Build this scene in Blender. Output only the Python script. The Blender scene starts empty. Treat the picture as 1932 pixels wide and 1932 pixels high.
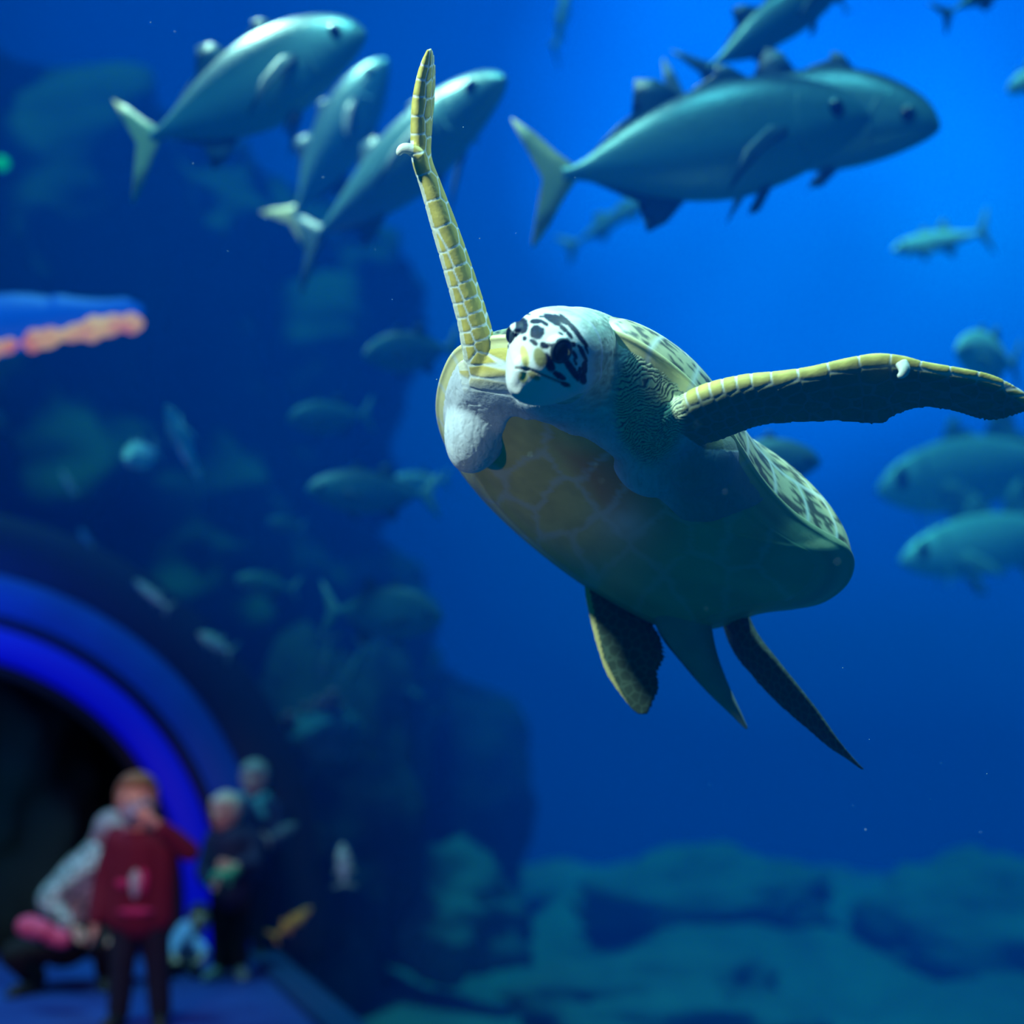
import bpy, bmesh, math, random
import numpy as np
from mathutils import Vector, Matrix, kdtree, noise as mnoise

# ---------------------------------------------------------------- camera
F = 2683.0                       # focal length in pixels of the 1932 px frame (50 mm on 36 mm)
C0 = 966.0
CAM = Vector((0, 0, 1.4))
PITCH = math.radians(8.4)
FWD = Vector((0, math.cos(PITCH), math.sin(PITCH)))
UP = Vector((0, -math.sin(PITCH), math.cos(PITCH)))
RIGHT = Vector((1, 0, 0))
def P(px, py, D):
    return CAM + RIGHT * ((px - C0) / F * D) - UP * ((py - C0) / F * D) + FWD * D

scene = bpy.context.scene
COL = scene.collection
cd = bpy.data.cameras.new('camera'); cam = bpy.data.objects.new('camera', cd); COL.objects.link(cam)
cam.location = CAM; cam.rotation_euler = (math.pi / 2 + PITCH, 0, 0)
cd.lens = 50; cd.sensor_width = 36; cd.clip_start = 0.05; cd.clip_end = 200
cd.dof.use_dof = True; cd.dof.focus_distance = 2.16; cd.dof.aperture_fstop = 1.6
scene.camera = cam

# ---------------------------------------------------------------- world: the blue of open water all round
world = bpy.data.worlds.new('water_world'); scene.world = world; world.use_nodes = True
nt = world.node_tree; nt.nodes.clear()
def N(t, ty, **kw):
    n = t.nodes.new(ty)
    for k, v in kw.items():
        if k.startswith('i_'):
            key = k[2:]
            key = int(key) if key.isdigit() else key.replace('_', ' ')
            n.inputs[key].default_value = v
        else: setattr(n, k, v)
    return n
tc = N(nt, 'ShaderNodeTexCoord')
bd = (P(1640, 250, 1) - CAM).normalized()
dot = N(nt, 'ShaderNodeVectorMath', operation='DOT_PRODUCT'); dot.inputs[1].default_value = bd
nt.links.new(tc.outputs['Generated'], dot.inputs[0])
wn = N(nt, 'ShaderNodeTexNoise', i_Scale=3.0, i_Detail=2.0)
nt.links.new(tc.outputs['Generated'], wn.inputs['Vector'])
mm = N(nt, 'ShaderNodeMath', operation='MULTIPLY_ADD'); mm.inputs[1].default_value = 0.05; 
nt.links.new(wn.outputs['Fac'], mm.inputs[0]); nt.links.new(dot.outputs['Value'], mm.inputs[2])
ad = N(nt, 'ShaderNodeMath', operation='SUBTRACT', i_1=0.025); nt.links.new(mm.outputs[0], ad.inputs[0])
mr = N(nt, 'ShaderNodeMapRange', i_From_Min=-1.0, i_From_Max=1.0); nt.links.new(ad.outputs[0], mr.inputs['Value'])
cr = N(nt, 'ShaderNodeValToRGB')
stops = [(-1.0, (0, .050, .060)), (0.30, (0, .045, .070)), (0.62, (0, .012, .060)), (0.80, (0, .020, .15)), (0.914, (0, .034, .26)), (0.938, (0, .052, .36)), (0.970, (0, .080, .66)), (0.988, (0, .18, 1.45)), (0.997, (0, .27, 1.85)), (1.0, (0, .30, 2.0))]
e = cr.color_ramp.elements
while len(e) < len(stops): e.new(0.5)
for el, (v, c) in zip(e, stops): el.position = (v + 1) / 2; el.color = (*c, 1)
nt.links.new(mr.outputs[0], cr.inputs[0])
bg = N(nt, 'ShaderNodeBackground'); bg.inputs['Strength'].default_value = 1.0
nt.links.new(cr.outputs[0], bg.inputs['Color'])
wo = N(nt, 'ShaderNodeOutputWorld'); nt.links.new(bg.outputs[0], wo.inputs['Surface'])

# ---------------------------------------------------------------- lamps: tank spotlights on the turtle, added fills, blue daylight from the water surface
TURT = P(1150, 800, 2.25)
def spot_lamp(name, direction, dist, energy, color, cone, size, at=None):
    l = bpy.data.lights.new(name, 'SPOT'); l.energy = energy; l.color = color; l.spot_size = math.radians(cone); l.spot_blend = .6; l.shadow_soft_size = size
    o = bpy.data.objects.new(name, l); COL.objects.link(o); d = direction.normalized(); o.location = (at or TURT) + d * dist; o.rotation_euler = d.to_track_quat('Z', 'Y').to_euler(); return o
spot_lamp('tank_spotlight', RIGHT * -0.62 + UP * 0.68 - FWD * 0.36, 4.5, 1650, (1.0, .86, .82), 34, .10)
spot_lamp('rear_tank_spotlight', RIGHT * 0.30 + UP * 0.90 + FWD * 0.32, 4.5, 950, (.80, .95, 1.0), 34, .12)
spot_lamp('added_belly_fill', RIGHT * -0.80 - UP * 0.12 - FWD * 0.58, 2.6, 27, (1.0, .84, .60), 9, .05, P(925, 880, 2.3)).data.spot_blend = 1.0  # added warm fill for the front left of the belly, no fitting there
spot_lamp('fish_spotlight', RIGHT * -0.45 + UP * 0.85 + FWD * 0.48, 3.6, 1250, (1.0, .95, .95), 40, .10, P(520, 220, 4.7))
spot_lamp('right_fish_spotlight', RIGHT * -0.45 + UP * 0.85 + FWD * 0.1, 3.6, 240, (.9, 1.0, 1.0), 44, .10, P(1250, 250, 4.1))
spot_lamp('added_far_fish_fill', RIGHT * -0.1 + UP * 0.95 - FWD * 0.2, 4.0, 480, (.35, .80, 1.0), 42, .10, P(1800, 620, 6.6))  # added only to brighten the distant fish on the right
sd = bpy.data.lights.new('surface_light', 'SUN'); sun = bpy.data.objects.new('surface_light', sd); COL.objects.link(sun)
sun.rotation_euler = (RIGHT * -0.15 + UP * 0.95 - FWD * 0.1).normalized().to_track_quat('Z', 'Y').to_euler()
sd.energy = 2.7; sd.angle = math.radians(12); sd.color = (.30, .72, .88)

scene.view_settings.view_transform = 'Standard'; scene.view_settings.look = 'None'
scene.view_settings.exposure = 0.0; scene.view_settings.gamma = 1; scene.view_settings.use_curve_mapping = False
try:
    scene.cycles.use_denoising = True
    scene.cycles.volume_step_rate = 4; scene.cycles.volume_bounces = 0
    scene.cycles.max_bounces = 4; scene.cycles.diffuse_bounces = 2; scene.cycles.sample_clamp_indirect = 3
except Exception: pass

# ---------------------------------------------------------------- helpers
def tag(o, label=None, cat=None, group=None, kind=None):
    if label: o['label'] = label
    if cat: o['category'] = cat
    if group: o['group'] = group
    if kind: o['kind'] = kind
    return o
def link(o, parent=None):
    COL.objects.link(o)
    if parent: o.parent = parent
    return o
def empty(name, loc):
    o = bpy.data.objects.new(name, None); o.location = loc; o.empty_display_size = .1; return link(o)
def mesh_obj(name, verts, faces, mat, parent=None, smooth=True, origin=None):
    """verts in world space; the object's origin goes to `origin` (or the parent's location)"""
    org = Vector(origin) if origin is not None else (parent.matrix_world.translation.copy() if parent else Vector((0, 0, 0)))
    if parent and origin is None: org = Vector(parent.location) if parent.parent is None else Vector(parent.location) + Vector(parent.parent.location)
    me = bpy.data.meshes.new(name)
    me.from_pydata([tuple(Vector(v) - org) for v in verts], [], [tuple(f) for f in faces])
    me.materials.append(mat); me.validate()
    bm = bmesh.new(); bm.from_mesh(me); bmesh.ops.recalc_face_normals(bm, faces=bm.faces); bm.to_mesh(me); bm.free()
    if smooth: me.polygons.foreach_set('use_smooth', [True] * len(me.polygons))
    o = bpy.data.objects.new(name, me)
    if not parent: o.location = org
    return link(o, parent)
def mat(name, color, rough=.5, metal=0.0, bump=None, noise=None, emit=None, spec=.5, attr=None):
    m = bpy.data.materials.new(name); m.use_nodes = True; t = m.node_tree; b = t.nodes['Principled BSDF']
    b.inputs['Base Color'].default_value = (*color, 1); b.inputs['Roughness'].default_value = rough
    b.inputs['Metallic'].default_value = metal; b.inputs['Specular IOR Level'].default_value = spec
    tc = N(t, 'ShaderNodeTexCoord')
    if attr:
        a = N(t, 'ShaderNodeVertexColor', layer_name=attr); t.links.new(a.outputs['Color'], b.inputs['Base Color'])
    if noise:      # (scale, second colour, low, high)
        n = N(t, 'ShaderNodeTexNoise', i_Scale=noise[0], i_Detail=5.0, i_Roughness=.6); t.links.new(tc.outputs['Object'], n.inputs['Vector'])
        r = N(t, 'ShaderNodeValToRGB'); r.color_ramp.elements[0].position = noise[2]; r.color_ramp.elements[1].position = noise[3]
        r.color_ramp.elements[0].color = (*color, 1); r.color_ramp.elements[1].color = (*noise[1], 1)
        t.links.new(n.outputs['Fac'], r.inputs[0]); t.links.new(r.outputs[0], b.inputs['Base Color'])
    if bump:       # (scale, strength, distance)
        n = N(t, 'ShaderNodeTexNoise', i_Scale=bump[0], i_Detail=4.0); t.links.new(tc.outputs['Object'], n.inputs['Vector'])
        bp = N(t, 'ShaderNodeBump', i_Strength=bump[1], i_Distance=bump[2]); t.links.new(n.outputs['Fac'], bp.inputs['Height'])
        t.links.new(bp.outputs[0], b.inputs['Normal'])
    if emit:
        b.inputs['Emission Color'].default_value = (*emit[0], 1); b.inputs['Emission Strength'].default_value = emit[1]
    return m
def lerp(a, b, t): return a + (b - a) * t
def interp(pts, t):
    """Catmull-Rom through a list of equal-length tuples, t in [0, len-1]"""
    n = len(pts); i = min(int(t), n - 2); u = t - i
    p = [np.array(pts[max(0, min(n - 1, i + k))], float) for k in (-1, 0, 1, 2)]
    return .5 * ((2 * p[1]) + (-p[0] + p[2]) * u + (2 * p[0] - 5 * p[1] + 4 * p[2] - p[3]) * u * u + (-p[0] + 3 * p[1] - 3 * p[2] + p[3]) * u ** 3)
def loft(rings, cap=True, closed=True):
    """rings: list of equal-length point lists -> verts, faces"""
    n = len(rings[0]); V = [p for r in rings for p in r]; Fc = []
    for i in range(len(rings) - 1):
        for j in range(n if closed else n - 1):
            k = (j + 1) % n
            Fc.append((i * n + j, i * n + k, (i + 1) * n + k, (i + 1) * n + j))
    if cap:
        for base, ring in ((0, rings[0]), ((len(rings) - 1) * n, rings[-1])):
            c = len(V); V.append(tuple(np.mean(np.array([tuple(p) for p in ring]), axis=0)))
            for j in range(n): Fc.append((base + j, base + (j + 1) % n, c))
    return V, Fc
def ellipsoid(c, r, axes=None, nu=28, nv=18):
    c = np.array(c, float); A = np.eye(3) if axes is None else np.array(axes, float)
    rings = []
    for i in range(nv + 1):
        a = math.pi * (i + .001) / (nv + .002)
        rings.append([tuple(c + A.T @ (np.array([r[0] * math.sin(a) * math.cos(b), r[1] * math.cos(a), r[2] * math.sin(a) * math.sin(b)]))) for b in [2 * math.pi * j / nu for j in range(nu)]])
    return loft(rings)
def merge(parts):
    V, Fc = [], []
    for v, f in parts:
        o = len(V); V += [tuple(p) for p in v]; Fc += [tuple(i + o for i in q) for q in f]
    return V, Fc
def remeshed(parts, voxel, smooth=2, weight=None):
    """union of closed pieces as one continuous surface -> numpy verts, faces"""
    V, Fc = merge(parts)
    me = bpy.data.meshes.new('tmp'); me.from_pydata(V, [], Fc)
    bm = bmesh.new(); bm.from_mesh(me)
    # consistent outward normals per piece
    bmesh.ops.recalc_face_normals(bm, faces=bm.faces); bm.to_mesh(me); bm.free()
    o = bpy.data.objects.new('tmp', me); COL.objects.link(o)
    m = o.modifiers.new('r', 'REMESH'); m.mode = 'VOXEL'; m.voxel_size = voxel; m.adaptivity = 0
    dg = bpy.context.evaluated_depsgraph_get(); dg.update()
    ev = o.evaluated_get(dg).to_mesh()
    co = np.empty(len(ev.vertices) * 3, np.float32); ev.vertices.foreach_get('co', co); co = co.reshape(-1, 3).astype(float)
    fs = [tuple(p.vertices) for p in ev.polygons]
    ed = np.empty(len(ev.edges) * 2, np.int32); ev.edges.foreach_get('vertices', ed); ed = ed.reshape(-1, 2)
    o.evaluated_get(dg).to_mesh_clear(); bpy.data.objects.remove(o); bpy.data.meshes.remove(me)
    deg = np.bincount(ed.ravel(), minlength=len(co)).astype(float)[:, None]
    for it in range(smooth):
        s = np.zeros_like(co)
        np.add.at(s, ed[:, 0], co[ed[:, 1]]); np.add.at(s, ed[:, 1], co[ed[:, 0]])
        w = .5 if weight is None else (.5 if it < 2 else weight(co)[:, None] * .7)
        co = co + w * (s / deg - co)
    return co, fs
def vnormals(co, fs):
    f = np.array([q[:4] if len(q) >= 4 else (q[0], q[1], q[2], q[2]) for q in fs])
    n = np.cross(co[f[:, 2]] - co[f[:, 0]], co[f[:, 3]] - co[f[:, 1]])
    out = np.zeros_like(co)
    for k in range(4): np.add.at(out, f[:, k], n)
    return out / (np.linalg.norm(out, axis=1)[:, None] + 1e-9)
def set_colors(o, cols, name='Col'):
    ca = o.data.color_attributes.new(name, 'FLOAT_COLOR', 'POINT')
    a = np.ones((len(cols), 4), np.float32); a[:, :3] = cols; ca.data.foreach_set('color', a.ravel())
WATER_S = 0.055; WATER_A = 0.14
# ================================================================ SEA TURTLE
# modelled in its own space: (x, y, d) in units of 0.857 mm; x right, y down, d away, seen from the swimming side
TD = 2.3
def TP(p):
    D = TD + p[2] * TD / F
    return P(p[0], p[1], D)
def TPa(co): return [TP(p) for p in co]
SC = np.array([1235., 880., 0.])                     # centre of the shell
PN = np.array([-.28, .72, -.63]); PN /= np.linalg.norm(PN)   # direction the plastron faces
def plane_d(x, y): return -(PN[0] * (x - SC[0]) + PN[1] * (y - SC[1])) / PN[2]

def blade(st, n=40, m=26, tail=2.2):
    """flipper: stations (Lx,Ly,Ld, Tx,Ty,Td, thick)"""
    rings = []; K = len(st) - 1
    for i in range(n + 1):
        t = K * i / n; s = interp(st, t); s2 = interp(st, min(K, t + .05)); s1 = interp(st, max(0, t - .05))
        L, T, th = s[:3], s[3:6], max(s[6], 1.5)
        span = (s2[:3] + s2[3:6]) - (s1[:3] + s1[3:6]); ch = T - L
        nr = np.cross(span, ch); nr /= np.linalg.norm(nr) + 1e-9
        c0 = np.linalg.norm(ch)
        cdir = ch / (c0 + 1e-9)
        ring = []
        for k in range(m):
            a = 2 * math.pi * k / m
            c = (1 - math.cos(a)) / 2
            y = 5 * (.2969 * math.sqrt(c) - .126 * c - .3516 * c * c + .2843 * c ** 3 - .1015 * c ** 4) * th
            y = max(y, tail * min(1, math.sqrt(max(c, 0) * 6)) * (1 if 0 < c < 1 else 0) * math.sqrt(max(0, 1 - c ** 6)))
            ring.append(tuple(L + ch * c + nr * y * (1 if math.sin(a) >= 0 else -1)))
        rings.append(ring)
    return loft(rings)
def tube(st, n=30, m=24):
    """stations (x,y,d,ra,rb): round section, ra in the picture plane, rb in depth"""
    rings = []; K = len(st) - 1
    for i in range(n + 1):
        t = K * i / n; s = interp(st, t); s2 = interp(st, min(K, t + .05)); s1 = interp(st, max(0, t - .05))
        ax = s2[:3] - s1[:3]; ax /= np.linalg.norm(ax) + 1e-9
        u = np.cross(ax, [0, 0, 1.]); 
        if np.linalg.norm(u) < .2: u = np.array([1., 0, 0]) - ax * ax[0]
        u /= np.linalg.norm(u); v = np.cross(ax, u)
        rings.append([tuple(s[:3] + u * max(s[3], .8) * math.cos(a) + v * max(s[4], .8) * math.sin(a)) for a in [2 * math.pi * k / m for k in range(m)]])
    return loft(rings)

# --- shell rim, clockwise from the nuchal notch above the neck (x, y)
RIM = [(1060,618),(1140,622),(1215,655),(1290,712),(1352,782),(1392,842),(1436,908),(1492,966),(1548,1004),(1592,1030),
       (1606,1062),(1592,1100),(1550,1131),(1496,1143),(1430,1152),(1345,1180),(1262,1180),(1185,1146),(1095,1092),(1005,1024),
       (928,952),(872,884),(840,822),(829,765),(840,706),(868,660),(925,640),(990,635)]
RIM3 = [(x, y, plane_d(x, y)) for x, y in RIM]
def rim(t):                                           # t in [0,1)
    n = len(RIM3); u = (t % 1) * n; i = int(u); f = u - i
    p = [np.array(RIM3[(i + k) % n], float) for k in (-1, 0, 1, 2)]
    return .5 * ((2 * p[1]) + (-p[0] + p[2]) * f + (2 * p[0] - 5 * p[1] + 4 * p[2] - p[3]) * f * f + (-p[0] + 3 * p[1] - 3 * p[2] + p[3]) * f ** 3)
NT = 260
RIMS = np.array([rim(i / NT) for i in range(NT)])
DOME = 165.; BELLY = 78.
def shell_pt(k, r, side):
    b = SC + r * (RIMS[k % NT] - SC)
    if side > 0: h = DOME * max(0, 1 - r ** 2.4) ** .62
    else: h = -BELLY * max(0, 1 - r ** 3) ** .8 - 6 * math.sin(math.pi * min(1, max(0, (r - .80) / .2)))
    return b - PN * h
def shell_rings(rs, side, close_centre=True, off=0.):
    rings = []
    for r in rs: rings.append([tuple(shell_pt(k, r, side) - PN * off) for k in range(NT)])
    return rings

# --- skin: head, neck, shoulders, four flippers and tail as one continuous surface
HO = np.array([1037., 672., -330.])
HF = np.array([-.56, .25, -.79]); HF /= np.linalg.norm(HF)
HS = np.array([.9, .30, 0.]); HS[2] = -(HF[0] * .9 + HF[1] * .3) / HF[2]; HS /= np.linalg.norm(HS)
HU = np.cross(HF, HS); HU = HU if HU[1] < 0 else -HU
def hp(x, s, u): return HO + HF * x + HS * s + HU * u
# stations along the head: x, half width, top, bottom
HST = [(-135, 62, 52, 58), (-100, 76, 68, 68), (-60, 85, 80, 78), (-15, 88, 86, 84), (28, 77, 80, 86), (58, 60, 66, 82), (82, 44, 40, 72), (99, 28, 12, 60), (110, 13, -12, 46)]
rings = []
for i in range(61):
    x, w, t, b = interp(HST, 8 * i / 60)
    c = (t - b) / 2; hh = (t + b) / 2
    ring = []
    for k in range(48):
        a = 2 * math.pi * k / 48
        ca, sa = math.cos(a), math.sin(a)
        e = .86 if sa > 0 else .8
        ring.append(tuple(hp(x, w * abs(ca) ** e * (1 if ca >= 0 else -1) * (1 - .10 * max(0, -sa)), c + hh * abs(sa) ** e * (1 if sa >= 0 else -1))))
    rings.append(ring)
head = loft(rings)
ax = [HS, HU, HF]
brow = [ellipsoid(hp(46, s * 45, 58), (16, 9, 26), ax) for s in (-1, 1)]
cheek = [ellipsoid(hp(-20, s * 62, -22), (30, 38, 60), ax) for s in (-1, 1)]
beak = ellipsoid(hp(90, 0, -12), (20, 38, 24), ax)
neck = tube([(1052, 668, -290, 86, 86), (1085, 680, -200, 104, 96), (1110, 705, -120, 118, 110), (1150, 750, -20, 118, 110), (1185, 800, 60, 100, 90)])
throat = ellipsoid((1052, 735, -130), (84, 66, 110))
chest = ellipsoid((908, 785, 5), (66, 112, 70), [[.96, .28, 0], [-.28, .96, 0], [0, 0, 1]])
chest2 = ellipsoid((965, 765, -20), (70, 55, 60))
shoulder = ellipsoid((1255, 800, -150), (78, 80, 80))
shoulder2 = ellipsoid((1235, 850, -90), (85, 90, 60))
armpit = ellipsoid((1320, 860, -120), (75, 75, 70))
fr_st = [(930,800,-60, 940,810,60, 62), (914,725,-120, 934,740,30, 70), (899,655,-150, 917,662,0, 66), (886,600,-160, 904,602,-20, 60), (860,510,-175, 876,512,-40, 55),
         (834,430,-185, 850,430,-55, 49), (807,350,-190, 824,350,-65, 40), (789,300,-195, 810,300,-70, 36), (784,250,-200, 814,246,-80, 34), (784,195,-205, 820,190,-100, 30),
         (790,150,-208, 822,140,-125, 23), (799,115,-210, 820,108,-160, 15), (808,94,-212, 814,90,-185, 7)]
fl_st = [(1225,800,-190, 1262,880,-110, 70), (1272,757,-250, 1305,850,-175, 62), (1325,728,-275, 1362,832,-205, 54), (1400,710,-288, 1432,805,-215, 48), (1465,703,-292, 1490,799,-218, 44), (1525,694,-296, 1535,797,-220, 40),
         (1600,676,-300, 1600,797,-222, 36), (1655,667,-303, 1662,801,-224, 33), (1705,672,-305, 1688,786,-228, 28), (1745,683,-306, 1740,770,-236, 24), (1810,694,-308, 1800,778,-240, 20),
         (1868,706,-310, 1868,796,-242, 14), (1915,728,-312, 1915,784,-262, 10), (1948,752,-314, 1946,775,-285, 6)]
rr_st = [(1102,1060,285, 1225,1100,330, 30), (1104,1120,275, 1215,1150,320, 24), (1118,1190,262, 1244,1192,300, 18), (1132,1240,255, 1257,1236,285, 14), (1144,1272,250, 1244,1268,275, 11), (1166,1306,246, 1244,1300,265, 8), (1190,1336,244, 1226,1342,255, 5), (1204,1347,244, 1216,1349,248, 3)]
rl_st = [(1390,1110,265, 1350,1140,320, 34), (1424,1190,230, 1378,1222,290, 30), (1462,1240,195, 1418,1276,250, 24), (1504,1292,165, 1464,1326,215, 20), (1546,1346,140, 1522,1376,185, 15), (1578,1392,116, 1560,1408,155, 11), (1606,1428,112, 1598,1432,140, 8), (1630,1452,110, 1626,1452,118, 3)]
tail = tube([(1280, 1100, 255, 62, 40), (1290, 1170, 262, 54, 36), (1318, 1235, 262, 36, 26), (1350, 1290, 262, 23, 17), (1385, 1340, 262, 11, 10), (1410, 1376, 262, 3, 3)])
claw1 = tube([(796, 296, -200, 12, 12), (778, 284, -202, 12, 11), (763, 280, -205, 11, 10), (754, 286, -206, 8, 7), (753, 295, -206, 5, 5)], 14, 12)
claw2 = tube([(1700, 684, -318, 13, 10), (1706, 696, -326, 12, 10), (1702, 707, -330, 9, 8), (1692, 712, -330, 4, 4)], 14, 12)
hump = tube([(1560,698,-205,22,20),(1620,680,-210,26,22),(1668,676,-216,22,18),(1712,684,-220,16,14),(1770,694,-224,12,10)], 20, 16)
SKZ = np.array([(780,560),(1750,560),(1560,900),(1440,950),(1350,985),(1290,985),(1225,925),(1165,868),(1108,828),(1050,802),(975,790),(940,850),(905,885),(868,868),(840,815),(800,740)], float)
def inpoly(x, y, pl=SKZ):
    ins = np.zeros(len(x), bool); dmin = np.full(len(x), 1e9)
    for i in range(len(pl)):
        a, b = pl[i], pl[(i + 1) % len(pl)]
        cnd = ((a[1] > y) != (b[1] > y)) & (x < (b[0] - a[0]) * (y - a[1]) / (b[1] - a[1] + 1e-9) + a[0]); ins ^= cnd
        ab = b - a; t = np.clip(((x - a[0]) * ab[0] + (y - a[1]) * ab[1]) / (ab @ ab), 0, 1)
        dmin = np.minimum(dmin, np.hypot(x - a[0] - t * ab[0], y - a[1] - t * ab[1]))
    return np.where(ins, dmin, -dmin)
def trunk():
    rings = []
    for r in [.985, .97, .94, .9, .86, .82, .78, .73, .68, .62, .56, .5, .44, .38, .32, .26, .2, .14, .08, .02]:
        rr = RIMS * 0; ring = np.array([shell_pt(k, r, -1) for k in range(NT)])
        z = inpoly(ring[:, 0], ring[:, 1]); e = np.clip((z + 10) / 20, 0, 1); e = e * e * (3 - 2 * e)
        off = -30 + e * (30 + 13 + 9 * np.clip(z / 60, 0, 1))
        edge = np.clip((.985 - r) / .08, 0, 1) ** .5
        rings.append([tuple(p) for p in ring + PN[None, :] * (off * edge - (1 - e) * 12 - 0 * edge)[:, None]])
    back = [[tuple(SC + r * (RIMS[k] - SC) - PN * 45) for k in range(NT)] for r in (.6, .9)]
    return loft(back + rings)
pieces = [trunk(), head, *brow, *cheek, beak, neck, throat, chest, chest2, shoulder, shoulder2, armpit, blade(fr_st, 90), blade(fl_st, 90), blade(rr_st, 60), blade(rl_st, 60), tail, claw1, claw2]
def wsm(co):
    w = np.zeros(len(co))
    for c, r in (((1200, 800, -80), 230), ((930, 780, 0), 150), ((1090, 720, -130), 130), ((1290, 1150, 250), 60), ((1400, 1170, 250), 40)):
        dd = np.linalg.norm((co - np.array(c)), axis=1) / r
        w = np.maximum(w, np.clip(1.4 - 1.2 * dd, 0, 1))
    hd = (co - HO); hx = hd @ HF
    w *= np.clip((-30 - hx) / 60, 0, 1)
    return np.clip(w, 0, 1)
skin, skf = remeshed(pieces, 2.6, 34, wsm)
sn = vnormals(skin, skf)
print('turtle skin verts', len(skin))

# --- paint the animal's own markings, plus shade on the rear flippers
rng = np.random.RandomState(3)
def vor(co, idx, spacing, scale=(1, 1, 1), seeds=None):
    """F1, F2 distance and cell id for verts co[idx]"""
    sc = np.array(scale); pts = co[idx] * sc
    if seeds is None:
        order = rng.permutation(len(pts)); grid = {}; out = []
        for i in order[:60000]:
            p = pts[i]; k = tuple((p // spacing).astype(int)); ok = True
            for a in (-1, 0, 1):
                for b in (-1, 0, 1):
                    for c in (-1, 0, 1):
                        for q in grid.get((k[0] + a, k[1] + b, k[2] + c), ()):
                            if np.sum((out[q] - p) ** 2) < spacing * spacing: ok = False; break
                        if not ok: break
                    if not ok: break
                if not ok: break
            if ok: grid.setdefault(k, []).append(len(out)); out.append(p)
        seeds = np.array(out)
    else: seeds = np.array(seeds) * sc
    kd = kdtree.KDTree(len(seeds))
    for i, s in enumerate(seeds): kd.insert(s, i)
    kd.balance()
    f1 = np.zeros(len(pts)); f2 = np.zeros(len(pts)); cid = np.zeros(len(pts), int)
    for i, p in enumerate(pts):
        r = kd.find_n(p, 2); f1[i] = r[0][2]; f2[i] = r[1][2] if len(r) > 1 else 1e3; cid[i] = r[0][1]
    return f1, f2, cid
def smooth01(x, a, b): t = np.clip((x - a) / (b - a), 0, 1); return t * t * (3 - 2 * t)
def rnd(c, k=7.3): return np.modf(np.abs(np.sin(c * 12.9898 + k) * 43758.5453))[0]
col = np.zeros((len(skin), 3)); disp = np.zeros(len(skin))
X, Y, Z = skin[:, 0], skin[:, 1], skin[:, 2]
# default: pale lavender soft skin
def fbm(p, s, o=3):
    return np.array([mnoise.fractal(Vector(q) * s, 1.0, 2.0, o) for q in p])
nz = fbm(skin, .018)
nf = fbm(skin * np.array([1.6, .5, 1]), .06, 3)
col[:] = np.array([.66, .70, .84]) ; col *= (1 + .16 * nz + .12 * nf)[:, None]
_ys = np.array([s[1] for s in fr_st][::-1]); _l = np.array([min(s[0], s[3]) for s in fr_st][::-1]); _r = np.array([max(s[0], s[3]) for s in fr_st][::-1]); _th = np.array([s[6] for s in fr_st][::-1]); _dl = np.array([s[2] for s in fr_st][::-1])
is_fr = (Y < 765) & (X > np.interp(Y, _ys, _l - _th * .62)) & (X < np.interp(Y, _ys, _r + _th * .62)) & ((Y < 640) | (Z < 10)) | ((Y < 560) & (X < 930))
is_fl = (X > 1258) & (Y < np.interp(X, [1258, 1330, 1400, 1440], [800, 848, 850, 900])) & (Z < -120) & (Y > 600)
is_rear = Y > 1085
is_head = np.zeros(len(skin), bool)
hd = skin - HO; hx, hs, hu = hd @ HF, hd @ HS, hd @ HU
is_head = (hx > -52) & (np.abs(hs) < 105) & (np.abs(hu) < 105) & (Z < -250) & (X > 935) & (X < 1200)
# front right flipper: two rows of yellow scales down the leading edge
def paint_scales(mask, seeds, scale, base, edge, w, jitter=.25, fade=None):
    idx = np.where(mask)[0]
    f1, f2, cid = vor(skin, idx, 1, scale, seeds)
    g = smooth01(f2 - f1, w * .5, w * 1.5)[:, None]
    b = np.array(base)[None, :] * (1 + jitter * (rnd(cid) - .5))[:, None]
    b = b * (1 - .25 * smooth01(f1, 2, 18) + .12)[:, None]
    c = g * b + (1 - g) * np.array(edge)
    if fade is not None:
        fd = fade(skin[idx])[:, None]; c = fd * c + (1 - fd) * col[idx]
    col[idx] = c; disp[idx] -= 1.0 * (1 - g[:, 0])
def along(st, t, u):
    s = interp(st, t); return s[:3] + (s[3:6] - s[:3]) * u
sd_ = []
K = len(fr_st) - 1
def tfor(st, val, ax):
    ts = np.linspace(0, len(st) - 1, 400); a = np.array([interp(st, t)[ax] for t in ts]); return ts[np.argmin(abs(a - val))]
ys = [745, 722, 700, 678, 655, 630, 604, 578, 548, 514, 484, 450, 404, 352, 305, 270, 238, 200, 165, 135, 110]
for i, yv in enumerate(ys):
    t = tfor(fr_st, yv, 1); s = interp(fr_st, t)
    if 420 < yv < 660:
        o = 13 if yv > 480 else 6
        sd_.append(tuple(s[:3] + np.array([o, 0, -2]))); sd_.append(tuple(s[:3] + np.array([-16, 12, 4])))
    else: sd_.append(tuple(s[:3]))
    for u in (.32, .62, .88): sd_.append(tuple(s[:3] + (s[3:6] - s[:3]) * u + np.array([14, (i % 2) * 12, 0]))); sd_.append(tuple(s[:3] + (s[3:6] - s[:3]) * u + np.array([-14, (i % 2) * 12, 0])))
paint_scales(is_fr, sd_, (1, 1, 1), (.68, .52, .12), (.80, .82, .84), 3.2, .25, lambda p: 1 - smooth01(p[:, 1], 690, 752))
idx = np.where(is_fr & (Z > -95) & (Y < 640))[0]
col[idx] = col[idx] * .55 + np.array([.10, .12, .12]) * .45
# the white front rim of that flipper
idx = np.where(is_fr & (sn[:, 0] < -.72) & (Y > 330) & (Y < 700))[0]; col[idx] = col[idx] * .25 + np.array([.82, .82, .78]) * .75
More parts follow.
